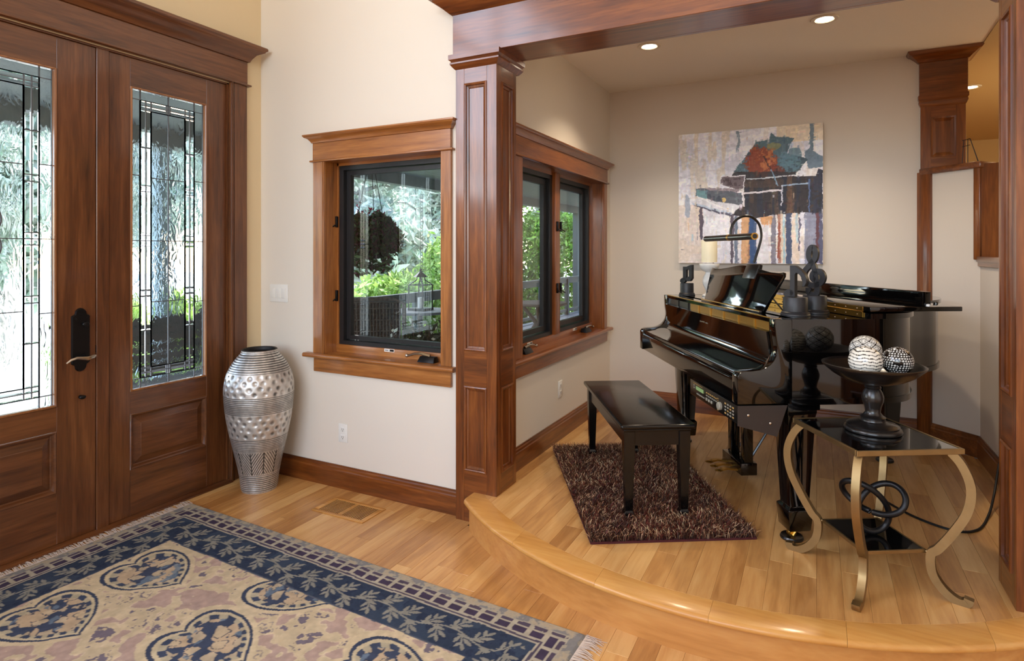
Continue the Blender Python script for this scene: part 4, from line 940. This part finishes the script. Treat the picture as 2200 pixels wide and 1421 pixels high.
for c0,c1,cc,a in ((690,760,(46,66,104),.85),(1000,1045,(60,72,100),.9),(1150,1292,(104,108,134),.7),(1240,1292,(70,70,96),.8),(880,920,(84,80,96),.7),(935,960,(150,92,70),.7),(960,1000,(206,176,150),.6),(1050,1110,(222,198,176),.6),(630,700,(190,134,82),.75),(760,860,(206,204,212),.8),(570,600,(92,96,118),.7),(520,545,(70,60,74),.8)):
    paint(im, low&(X > c0+10*(n3-.5))&(X < c1+10*(n3-.5))&(n4+n3*.3 > .38), cc, a)
paint(im, low&(np.abs(X-985) < 8), (142,186,206), .7); paint(im, low&(np.abs(X-1090) < 9)&(B < .85), (140,180,204), .6); paint(im, inpoly(X,Y,[(790,895),(900,880),(880,960),(800,955)]), (196,138,84), .8)
paint(im, inpoly(X,Y,[(575,160),(610,160),(640,400),(600,420)])&(n2 > .45), (104,124,142), .8); paint(im, inpoly(X,Y,[(620,200),(680,210),(640,420),(610,420)])&(n2 > .5), (206,168,128), .8)
paint(im, inpoly(X,Y,[(1190,90),(1225,90),(1215,330),(1292,380),(1292,470),(1180,480),(1150,340),(1190,300)]), (96,116,134), .9); paint(im, inpoly(X,Y,[(1030,310),(1110,300),(1140,400),(1080,540),(990,430)]), (104,132,148), .9)
lid = inpoly(X,Y,[(545,535),(620,430),(760,250),(860,225),(880,170),(920,205),(1065,215),(1010,350),(1150,380),(1180,400),(1080,530),(980,540),(680,570)])
paint(im, lid, (86,110,122)); paint(im, lid&(n1 > .5), (62,78,90), .7)
paint(im, lid&(np.hypot((X-800)/130,(Y-420)/130) < 1+.6*(n3-.5)), (146,66,40), .9); paint(im, lid&(np.hypot((X-850)/70,(Y-400)/110) < 1)&(n3 > .5), (190,118,70), .7); paint(im, lid&(np.hypot((X-900)/60,(Y-285)/30) < 1), (140,138,92), .7)
paint(im, lid&(np.hypot((X-930)/60,(Y-490)/40) < 1), (120,52,36), .7); paint(im, lid&(Y > 505), (52,42,44), .8); paint(im, lid&(np.hypot((X-1030)/90,(Y-420)/90) < 1)&(n3 > .42), (100,136,154), .6)
body = inpoly(X,Y,[(660,560),(960,545),(1240,545),(1250,480),(1292,500),(1292,870),(1180,855),(900,875),(760,905),(560,880),(570,835),(640,800),(650,690)])
paint(im, body, (48,42,46)); paint(im, body&(n2 > .55), (74,58,52), .8); paint(im, body&(n4 < .42), (36,40,56), .8); paint(im, body&(np.abs(X-1030) < 22), (110,80,58), .6); paint(im, body&(Y < 640)&(Y > 570)&(X < 980), (84,64,54), .6); paint(im, body&(X > 1180)&(n3 > .45), (44,48,66), .8)
paint(im, inpoly(X,Y,[(440,610),(460,540),(665,535),(645,650),(600,660)]), (112,98,104)); paint(im, inpoly(X,Y,[(470,560),(640,550),(620,630),(480,620)])&(n3 > .5), (70,58,62), .8)
paint(im, inpoly(X,Y,[(225,650),(350,640),(640,690),(640,790),(560,790),(220,715)]), (92,96,108)); paint(im, inpoly(X,Y,[(230,655),(330,670),(330,740),(225,715)]), (108,146,156)); paint(im, inpoly(X,Y,[(330,690),(470,720),(460,770),(330,735)])&(n3 > .5), (60,66,80), .8); paint(im, np.hypot((X-480)/20,(Y-745)/22) < 1, (206,180,120))
paint(im, inpoly(X,Y,[(300,640),(620,655),(600,680),(350,665)]), (150,138,146)); paint(im, inpoly(X,Y,[(185,765),(240,730),(640,795),(600,825),(545,870)]), (206,206,216)); paint(im, inpoly(X,Y,[(185,765),(545,855),(545,892),(220,800)]), (84,84,104)); paint(im, inpoly(X,Y,[(185,765),(545,855),(545,870),(200,785)]), (176,190,210))
rp = np.random.RandomState(88)
for k_ in range(1500):
    ci, cj = rp.randint(0,nxp), rp.randint(0,nyp); vert = rp.rand() < (.8 if cj > .55*nyp else .45)
    L1, L2 = (rp.randint(1,3), rp.randint(3,11)) if vert else (rp.randint(3,9), rp.randint(1,3))
    c_ = im[ci,cj]+rp.uniform(-22,22)+rp.uniform(-8,8,3)
    if rp.rand() < .06 and cj > .5*nyp: c_ = np.array([(226,228,236),(150,186,206),(206,176,146),(70,72,96)][rp.randint(4)],float)
    a0,a1,b0,b1 = max(0,ci-L1),min(nxp,ci+L1),max(0,cj-L2),min(nyp,cj+L2); al_ = rp.uniform(.3,.7)
    bri = (n3[a0:a1,b0:b1] > .36)[...,None]*al_
    im[a0:a1,b0:b1] = im[a0:a1,b0:b1]*(1-bri)+c_*bri
for a_,b_,w_,cc in (((275,830),(280,1070),16,(74,66,82)),((555,880),(545,1285),13,(78,70,86)),((585,900),(580,1285),10,(98,112,132)),((720,905),(725,1290),20,(48,74,118)),((1020,880),(1020,1290),15,(70,80,108)),((645,690),(965,665),8,(222,216,224)),((680,570),(960,548),5,(200,206,214)),((970,625),(1180,605),6,(160,184,212)),((970,625),(972,790),6,(196,196,210)),((820,375),(880,490),5,(70,42,44)),((880,490),(940,625),5,(130,160,186)),((640,690),(655,800),7,(224,220,228)),((1185,580),(1180,850),6,(84,104,146)),((440,610),(460,545),4,(222,220,226)),((460,543),(665,537),5,(222,220,226)),((665,537),(640,680),5,(216,214,222)),((230,715),(560,850),5,(226,226,232)),((380,1100),(385,1285),9,(98,82,98)),((150,720),(155,870),22,(150,160,180)),((950,950),(940,1250),9,(140,74,60)),((1110,900),(1105,1180),7,(86,84,110)),((1250,870),(1245,1150),12,(96,58,64))):
    paint(im, seg(X+14*(n3-.5), Y, a_, b_) < w_*(.55+.9*n2), cc, .9)
im = np.clip(im*(.98+.22*n3)[...,None],0,255)
Vp = np.stack([(A*cw).ravel(), np.full(A.size,-.040)-(n3.ravel()-.5)*.0016, ((1-B)*ch).ravel()],1)
ip = np.arange(nxp*nyp).reshape(nxp,nyp); Fp = np.stack([ip[:-1,:-1],ip[1:,:-1],ip[1:,1:],ip[:-1,1:]],-1).reshape(-1,4)
gridmesh('painted_face', Vp, Fp[:, ::-1], im.reshape(-1,3), vcol('oil_paint', .5, bump=.5, bscale=260), pt)
MB().box(.0005,cw-.0005,-.0392,0,.0005,ch-.0005).build('stretched_canvas', plain('canvas_edge',(196,186,176),.8), pt)
# ================================================================ tall silver vase
vz = thing('floor_vase', 'tall silver vase with dented bands standing by the entry door', 'vase', (-3.045,2.555,0))
ctrl = spline([(.100,0),(.106,.02),(.113,.08),(.127,.16),(.150,.26),(.172,.36),(.190,.46),(.200,.56),(.200,.64),(.188,.70),(.165,.755),(.135,.80),(.112,.826),(.103,.842),(.104,.852)], 28)
nr = 360; R0 = np.array([p[0] for p in ctrl]); Zv = np.array([p[1] for p in ctrl]); TH_, ZI = np.meshgrid(np.linspace(0,2*np.pi,nr,endpoint=False), np.arange(len(ctrl)), indexing='ij')
r = R0[ZI].copy(); z = Zv[ZI].copy(); dark = np.zeros(r.shape)
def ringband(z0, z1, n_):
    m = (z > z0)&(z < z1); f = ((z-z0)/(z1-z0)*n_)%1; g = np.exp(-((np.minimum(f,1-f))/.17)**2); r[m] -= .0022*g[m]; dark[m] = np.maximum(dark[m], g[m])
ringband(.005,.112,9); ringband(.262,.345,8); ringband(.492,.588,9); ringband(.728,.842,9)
def dents(z0, z1, rows):
    for i in range(rows):
        zc = z0+(z1-z0)*(i+.5)/rows; k_ = 22; 
        for j in range(k_):
            rs_ = np.random.RandomState(i*100+j+int(z0*1000)); a0 = 2*np.pi*(j+.5*(i%2))/k_+rs_.uniform(-.04,.04); zz = zc+rs_.uniform(-.004,.004)
            da = (TH_-a0+np.pi)%(2*np.pi)-np.pi; d2 = (da*.185)**2+(z-zz)**2; s_ = .0125*rs_.uniform(.85,1.1); g = np.exp(-(d2/s_**2)**1.6)
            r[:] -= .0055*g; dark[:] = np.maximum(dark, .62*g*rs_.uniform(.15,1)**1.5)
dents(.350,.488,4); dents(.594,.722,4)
m = (z > .118)&(z < .258); zz = (z-.118)/.14; sect = 6; fa = (TH_/(2*np.pi)*sect)%1; tri = np.abs(fa-.5)*2
st_ = (zz*6+tri*5)%1; g = np.exp(-(np.minimum(st_,1-st_)/.17)**2); g = np.maximum(g, np.exp(-((.5-np.abs(fa-.5))/.02)**2)); g = np.maximum(g, np.exp(-(np.abs(fa-.5)/.02)**2))
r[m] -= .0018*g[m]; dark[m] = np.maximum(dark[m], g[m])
V = np.stack([(r*np.cos(TH_)).ravel(), (r*np.sin(TH_)).ravel(), z.ravel()],1); nzv = len(ctrl)
iv = np.arange(nr*nzv).reshape(nr,nzv); iv2 = np.roll(iv,-1,0); F = np.stack([iv[:,:-1],iv2[:,:-1],iv2[:,1:],iv[:,1:]],-1).reshape(-1,4)
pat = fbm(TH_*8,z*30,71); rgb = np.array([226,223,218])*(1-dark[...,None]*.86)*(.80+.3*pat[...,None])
mv,nn,ll,bb = newmat('silver_leaf'); at = nn.new('ShaderNodeAttribute'); at.attribute_name = 'Col'; ll.new(at.outputs['Color'], bb.inputs['Base Color']); bb.inputs['Metallic'].default_value = .65; bb.inputs['Roughness'].default_value = .42
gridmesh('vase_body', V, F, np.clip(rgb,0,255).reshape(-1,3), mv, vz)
MB().lathe([(.1045,.851),(.100,.856),(.092,.853),(.088,.835),(.105,.80),(.120,.76),(.02,.74)],48,cap0=False).build('neck_lining', plain('dark_vase_inside',(40,38,38),.5,metal=.5), vz, smooth=True)
MB().lathe([(.099,0.001),(.099,.004)],40).build('vase_foot', M['satin_black'], vz)
# ================================================================ power cord behind the side table
cordpts = spline([(.30,3.62,PZ+.005),(.42,3.45,PZ+.005),(.56,3.36,PZ+.006),(.66,3.42,PZ+.006),(.74,3.62,PZ+.008),(.80,3.80,PZ+.06),(.845,3.90,PZ+.20),(.875,3.86,PZ+.255),(.897,3.75,PZ+.24)], 8)
tag(MB().tube(cordpts, .0055, 8).build('power_cord', plain('black_rubber',(14,14,15),.5), smooth=True), 'black power cord looping on the platform behind the side table', 'cord')
# ================================================================ recessed lights
glow = plain('lamp_glow', (255,240,215), .5, emit=((1,.86,.66),14.0)); rimw = plain('can_trim', (226,214,196), .4); refl = plain('can_reflector',(200,170,120),.2,metal=1)
def can(label, x_, y_, z_, power, spot=True):
    t = thing('recessed_light', label, 'ceiling light', (x_,y_,z_), 0)
    MB().lathe([(.050,-.001),(.052,-.006),(.072,-.006),(.076,-.001)],40,cap0=False,cap1=False).build('trim_ring', rimw, t, smooth=True)
    MB().lathe([(.051,-.004),(.046,.010),(.030,.03)],32,cap0=False,cap1=False).xf(lambda p: p).build('reflector', refl, t, smooth=True)
    MB().lathe([(.045,-.0035),(.045,-.0015)],28).build('lamp_face', glow, t)
    l = light('recessed_lamp', 'SPOT', (x_,y_,z_-.02), (0,0,0), power, (1,.82,.60), spot_size=math.radians(118), spot_blend=.6, shadow_soft_size=.05); return t
can('small recessed ceiling light over the left of the painting', -.983, 3.915, 2.806, 46)
can('recessed ceiling light above the piano, the nearer one', .04, 3.922, 2.806, 58)
can('recessed ceiling light in the adjoining warm-lit room', 1.121, 6.063, 2.80, 40)
light('adjoining_room_lamp', 'POINT', (2.6,5.6,2.2), (0,0,0), 60, (1,.80,.50), shadow_soft_size=.25)
# ================================================================ small wire easel on the half wall
we = thing('wire_stand', 'thin black wire stand on the half wall cap', 'stand', (.862,4.735,2.014))
for a,b in (((-.03,0,0),(-.02,0,.15)),((0,0,0),(0,0,.155)),((.055,-.01,0),(.012,0,.16)),((.06,.02,0),(.012,0,.16)),((-.03,0,.15),(.012,0,.16)),((-.03,0,.11),(.012,0,.12))):
    MB().tube([a,b], .0022, 6).build('wire', M['iron'], we)
# ================================================================ covered porch and garden
deckm = plain('grey_deck_board', (126,132,138), .8); porchm = plain('grey_green_porch_wood', (132,140,138), .7); railm = plain('weathered_rail', (92,100,96), .7)
gd = root('ground', 'garden ground beyond the porch', 'ground')
MB().box(-70,-1.75,-30,70,-.6,-.5).build('lawn', plain('garden_ground', (176,178,168), .95, vary=.12, bscale=3), gd)
dk_ = root('floor_porch', 'grey plank deck of the covered porch', 'deck')
for i in range(40):
    x_ = -5.4+i*.092
    if x_+.09 > -1.75: break
    MB().box(x_,x_+.088,2.97 if x_ > -3.5 else -2.5,15,-.09,-.05).build('deck_board', deckm, dk_)
MB().box(-5.42,-3.48,-2.5,15,-.5,-.092).build('deck_skirt', porchm, dk_)
pr_ = root('ceiling_porch', 'grey wooden underside of the porch roof', 'ceiling')
i = 0; x_ = -5.55
while x_ < -1.75:
    MB().box(x_,x_+.128,2.96 if x_ > -3.55 else -2.5,15.5,2.60,2.62+.004*(i%2)).build('ceiling_board', porchm, pr_); x_ += .132; i += 1
MB().box(-5.75,-1.74,2.96,15.6,2.66,2.70).box(-5.75,-3.47,-2.6,2.96,2.66,2.70).build('roof_deck', M['gap'], pr_)
MB().box(-5.62,-5.46,-2.6,15.6,2.44,2.66).build('fascia_beam', porchm, pr_)
for y_ in (.9,3.52,8.9,14.5):
    MB().box(-5.61,-5.47,y_-.07,y_+.07,-.09,2.44).build('porch_post', plain('teal_grey_post',(176,196,202),.7) if y_ == 3.52 else porchm, pr_)
rl = thing('porch_railing', 'weathered grey porch railing in front of the hedge', 'railing', (-5.3,0,0))
MB().box(-.05,.05,2.7,15,.80,.845).build('top_rail', railm, rl); MB().box(-.02,.02,2.7,15,.70,.80).build('sub_rail', railm, rl); MB().box(-.02,.02,2.7,15,.03,.09).build('bottom_rail', railm, rl)
for i in range(9): MB().box(-.045,.045,2.75+i*1.5-.045,2.75+i*1.5+.045,-.06,.80).build('rail_post', railm, rl)
# the outside wall of the house seen through the paired window
ow = MB().box(-1.745,-1.737,5.08,15,-.1,2.6)
struct(ow.build('wall_outside', plain('grey_siding',(150,146,140),.8)), 'grey outer house wall along the porch', 'wall')
leafmats = {}
def leafmat(name, c, tr=.3):
    m,n,l,b = newmat(name); b.inputs['Base Color'].default_value = (*lin(c),1); b.inputs['Roughness'].default_value = .6; b.inputs['Subsurface Weight'].default_value = 0
    a = n.new('ShaderNodeAttribute'); a.attribute_name = 'Col'; l.new(a.outputs['Color'], b.inputs['Base Color'])
    t = n.new('ShaderNodeBsdfTranslucent'); l.new(a.outputs['Color'], t.inputs[0]); mx = n.new('ShaderNodeMixShader'); mx.inputs[0].default_value = tr
    l.new(b.outputs[0], mx.inputs[1]); l.new(t.outputs[0], mx.inputs[2]); l.new(mx.outputs[0], n['Material Output'].inputs[0]); return m
LM = leafmat('foliage', (120,160,70), .4)
def leaves(name, parent, P, size, cols, seed, stretch=1.7):
    r_ = np.random.RandomState(seed); n = len(P); d1_ = r_.normal(size=(n,3)); d1_ /= np.linalg.norm(d1_,axis=1)[:,None]; d2_ = np.cross(d1_, r_.normal(size=(n,3))); d2_ /= np.linalg.norm(d2_,axis=1)[:,None]
    s_ = (size*r_.uniform(.6,1.3,n))[:,None]; V = np.stack([P-d1_*s_*stretch, P+d2_*s_*.6, P+d1_*s_*stretch, P-d2_*s_*.6],1).reshape(-1,3); k_ = np.arange(n)*4
    c = np.array(cols,float)[r_.randint(0,len(cols),n)]*r_.uniform(.75,1.2,n)[:,None]
    o = gridmesh(name, V, np.stack([k_,k_+1,k_+2,k_+3],1), np.clip(np.repeat(c,4,0),0,255), LM, parent, smooth=False); o['kind'] = 'stuff'; return o
def cloud(c, rad, n, seed, lump=.3):
    r_ = np.random.RandomState(seed); d = r_.normal(size=(n,3)); d /= np.linalg.norm(d,axis=1)[:,None]; k_ = .62+.38*r_.rand(n)**.5
    bump_ = 1+lump*(fbm(d[:,0]*3+9,d[:,1]*3+d[:,2]*2+9,seed)-.5)*2
    return np.array(c)+d*np.array(rad)*(k_*bump_)[:,None]
pale_bark = plain('pale_bark', (150,148,142), .9, vary=.2, bscale=6)
bark = plain('bark', (84,72,62), .9, vary=.3, bscale=8)
G1 = [(158,190,96),(184,210,124),(132,166,80),(200,222,146)]; G2 = [(96,142,56),(70,112,44),(124,168,74)]; G3 = [(196,210,196),(216,224,212),(176,196,180),(230,234,226)]
# hedge shrubs beyond the railing
hx = [(-7.2,4.55,.30,1.15),(-7.1,6.8,.28,1.2),(-7.2,9.3,.35,1.25),(-7.4,11.8,.75,2.0),(-7.1,14.5,.95,2.5),(-7.2,17.4,1.1,2.8)]
words = ['nearest along the rail','second along the rail','third along the rail','fourth along the rail','fifth along the rail','farthest along the rail']
for i,(x_,y_,zc,rz) in enumerate(hx):
    t = thing('hedge_shrub', 'bright green leafy shrub behind the porch railing, '+words[i], 'shrub', (x_,y_,-.5), 0, 'shrubs behind the porch railing')
    leaves('foliage', t, cloud((0,0,zc+.25),(1.1,1.0,rz*.75),6800,100+i), .055, G1 if i < 4 else G2, 200+i)
    MB().tube([(0,0,0),(.05,.03,.5)],[.05,.03],6).build('stem', bark, t)
def tree(label, x_, y_, h_, rad, n, cols, seed):
    t = thing('garden_tree', label, 'tree', (x_,y_,-.5), 0, 'trees in the garden')
    MB().tube([(0,0,0),(.1,.05,h_*.4),(.0,.1,h_*.8)],[.16,.12,.05],8).build('trunk', pale_bark, t, smooth=True)
    r_ = random.Random(seed); mb = MB()
    for k_ in range(9):
        a = r_.uniform(0,6.28); z0 = h_*r_.uniform(.2,.6); mb.tube([(0,0,z0),(math.cos(a)*rad*.5,math.sin(a)*rad*.5,z0+.3),(math.cos(a)*rad,math.sin(a)*rad,z0+.25)],[.05,.035,.012],5)
    mb.build('branches', pale_bark, t, smooth=True)
    P = np.concatenate([cloud((r_.uniform(-.6,.6)*rad,r_.uniform(-.6,.6)*rad,h_*r_.uniform(.32,.95)),(rad*.62,rad*.62,h_*.16),n//4,seed+k_,.5) for k_ in range(7)])
    leaves('crown', t, P, .13, cols, seed+50, 2.0)
tree('pale spreading tree seen through the single window', -10.8,12.2,6.0,1.9,5600,G3,301)
tree('tall pale tree behind the hanging basket', -21.0,24.0,11.0,3.6,5600,G3,311)
tree('pale tree behind the lantern', -14.0,19.4,7.5,2.2,5600,G3,321)
tree('green tree seen through the left pane of the paired window', -11.0,25.5,7.5,2.6,5600,G2+G3[:2],331)
tree('green tree seen through the right pane of the paired window', -10.2,34.0,10.0,3.2,5600,G2+G3[:2],341)
tree('pale tree beyond the left entry door', -12.4,5.0,6.5,1.7,5600,G3,351)
tree('pale tree beyond the right entry door', -17.5,10.8,7.5,2.0,5200,G3,361)
# hanging basket
hb = thing('hanging_basket', 'dark hanging flower basket under the porch roof', 'plant', (-3.36,3.96,1.55))
MB().lathe([(.06,-.16),(.12,-.13),(.16,-.05),(.17,.02)],20).build('basket', plain('dark_basket',(40,36,34),.9), hb, smooth=True)
for a in (0,2.1,4.2): MB().tube([(.16*math.cos(a),.16*math.sin(a),.02),(0,0,.75)],.003,5).build('chain', M['iron'], hb)
MB().tube([(0,0,.75),(0,0,1.05)],.003,5).build('hook', M['iron'], hb)
leaves('foliage', hb, np.concatenate([cloud((.02,0,.03),(.21,.24,.17),4200,401,.5), cloud((0,0,-.15),(.16,.2,.14),500,402,.8)]), .019, [(62,84,48),(84,108,62),(92,58,64),(48,66,40)], 403)
MB().sphere((.02,0,.02),.17,16,10,(1,1.15,.8)).build('inner_growth', plain('deep_leaf_green',(52,66,42),.9,vary=.4,bscale=40), hb, smooth=True)
leaves('blossoms', hb, cloud((.0,.02,.15),(.14,.16,.14),160,404,.8), .016, [(150,50,70),(120,46,60)], 405)
# rain chain
rc = thing('rain_chain', 'thin metal rain chain hanging at the porch edge', 'chain', (-5.42,7.55,1.0))
for i in range(26): MB().tube([(.022*math.cos(a)*(1 if i%2 else .2),.022*math.cos(a)*(.2 if i%2 else 1),.03*math.sin(a)+i*.052) for a in np.linspace(0,6.283,10,endpoint=False)],.004,5,closed=True).build('chain_link', M['iron'], rc)
# wicker chair
wk = plain('grey_wicker', (112,110,106), .8, vary=.4, bscale=60)
wc = thing('wicker_chair', 'dark grey wicker chair seen through the single window', 'chair', (-3.20,3.72,-.05), math.radians(33))
def wplate(x0,x1,y,z0,z1,lean,name):
    mb = MB()
    for i in range(22):
        a = x0+(x1-x0)*i/21; mb.tube([(a*.96,y,z0),(a,y+lean,z1)],.007,5)
    for j in range(16):
        z = z0+(z1-z0)*j/15; mb.tube([(x0,y+lean*j/15+.006*(j%2),z),(x1,y+lean*j/15+.006*(j%2),z)],.007,5)
    mb.build(name, wk, wc)
wplate(-.27,.27,-.02,.42,1.10,-.10,'backrest'); MB().add([(-.265,-.008,.42),(.265,-.008,.42),(.275,-.108,1.09),(-.275,-.108,1.09),(-.265,.004,.42),(.265,.004,.42),(.275,-.096,1.09),(-.275,-.096,1.09)],[(0,3,2,1),(4,5,6,7),(0,1,5,4),(1,2,6,5),(2,3,7,6),(3,0,4,7)]).build('back_cushion', plain('grey_cloth',(120,120,124),.9,vary=.3,bscale=40), wc); MB().box(-.29,.29,-.02,.5,.38,.44).build('seat', wk, wc, bevel=.015)
MB().tube([(-.29,-.02,.40),(-.30,-.12,1.09),(-.22,-.135,1.13),(.22,-.135,1.13),(.30,-.12,1.09),(.29,-.02,.40)],.018,8).build('back_frame', wk, wc, smooth=True)
for s in (-1,1):
    MB().tube([(s*.30,-.06,.70),(s*.32,.25,.68),(s*.31,.48,.62),(s*.30,.48,.0)],.02,8).build('arm_and_front_leg', wk, wc, smooth=True); MB().tube([(s*.28,-.02,.40),(s*.28,-.06,0)],.018,8).build('leg', wk, wc, smooth=True)
# round porch table with lantern
pt2 = thing('porch_table', 'round grey porch table under the lantern', 'table', (-4.22,5.86,-.05))
MB().lathe([(.0,.77),(.36,.77),(.38,.785),(.37,.80),(.0,.80)],36,cap0=False,cap1=False).build('table_top', plain('grey_table',(108,112,114),.5), pt2, smooth=True)
MB().lathe([(.20,0),(.18,.02),(.03,.05),(.025,.76)],20).build('pedestal', M['iron'], pt2, smooth=True)
ln = thing('lantern', 'open black metal lantern on the porch table', 'lantern', (-4.22,5.86,.752))
MB().box(-.11,.11,-.11,.11,0,.025).build('base', M['iron'], ln)
for sx in (-1,1):
    for sy in (-1,1): MB().tube([(sx*.10,sy*.10,.02),(sx*.10,sy*.10,.30),(sx*.035,sy*.035,.36),(sx*.03,sy*.03,.40)],.007,6).build('post', M['iron'], ln)
MB().lathe([(.09,.395),(.05,.43),(.02,.455),(.012,.47),(.016,.48),(.004,.50)],8).build('roof', M['iron'], ln)
for z in (.30,.02): MB().tube([(-.1,-.1,z),(.1,-.1,z),(.1,.1,z),(-.1,.1,z)],.006,4,closed=True).build('band', M['iron'], ln)
MB().lathe([(.035,.025),(.035,.15)],16).build('inner_candle', cer, ln)
# flowering plant outside the window
fp = thing('flowering_plant', 'white flowering potted plant outside the single window', 'plant', (-2.45,3.44,-.05))
MB().lathe([(.11,0),(.15,.26),(.16,.28),(.14,.27)],20).build('pot', plain('clay_pot',(94,72,62),.8), fp, smooth=True)
r_ = random.Random(9); mb = MB()
for i in range(16):
    a = r_.uniform(0,6.28); R_ = r_.uniform(.1,.3); mb.tube([(0,0,.25),(math.cos(a)*R_*.5,math.sin(a)*R_*.5,.65),(math.cos(a)*R_,math.sin(a)*R_,r_.uniform(.8,1.12))],[.006,.005,.002],5)
mb.build('stems', bark, fp)
leaves('foliage', fp, cloud((0,0,.66),(.26,.26,.30),1500,501,.6), .024, [(34,46,30),(50,60,38),(60,74,52)], 502); leaves('blossoms', fp, cloud((.02,0,.78),(.28,.28,.24),170,503,.7), .024, [(214,218,206),(196,206,196)], 504, 1.0)
# twig side table seen through the paired window
tt = thing('twig_table', 'dark twig table on the porch outside the paired window', 'table', (-3.9,8.6,-.05))
MB().lathe([(.0,.66),(.42,.66),(.44,.68),(.42,.70),(.0,.70)],28,cap0=False,cap1=False).build('table_top', bark, tt, smooth=True)
for a in np.linspace(0,6.28,5)[:4]: MB().tube([(.30*math.cos(a),.30*math.sin(a),0),(.05*math.cos(a+.3),.05*math.sin(a+.3),.36),(.28*math.cos(a+.6),.28*math.sin(a+.6),.66)],[.035,.045,.03],7).build('twig_leg', bark, tt, smooth=True)

# slatted bench on the porch outside the right entry door
pbn = thing('porch_bench', 'grey slatted bench on the porch outside the right entry door', 'bench', (-4.75,3.05,-.05), math.radians(90))
bwd = plain('weathered_bench', (110,112,112), .8)
for i in range(5): MB().box(-.62,.62,-.22+i*.09,-.14+i*.09,.42,.445).build('seat_slat', bwd, pbn)
for i in range(6): MB().box(-.62,.62,.235+i*.012,.255+i*.012,.50+i*.075,.565+i*.075).build('back_slat', bwd, pbn)
for sx in (-1,1):
    MB().tube([(sx*.58,.24,0),(sx*.58,.24,.45),(sx*.58,.32,.97)],0,4,flat=(.03,.03),up=(0,1,0)).build('rear_leg', bwd, pbn); MB().box(sx*.58-.03,sx*.58+.03,-.22,-.16,0,.64).build('front_leg', bwd, pbn); MB().box(sx*.58-.035,sx*.58+.035,-.24,.28,.64,.67).build('arm', bwd, pbn)
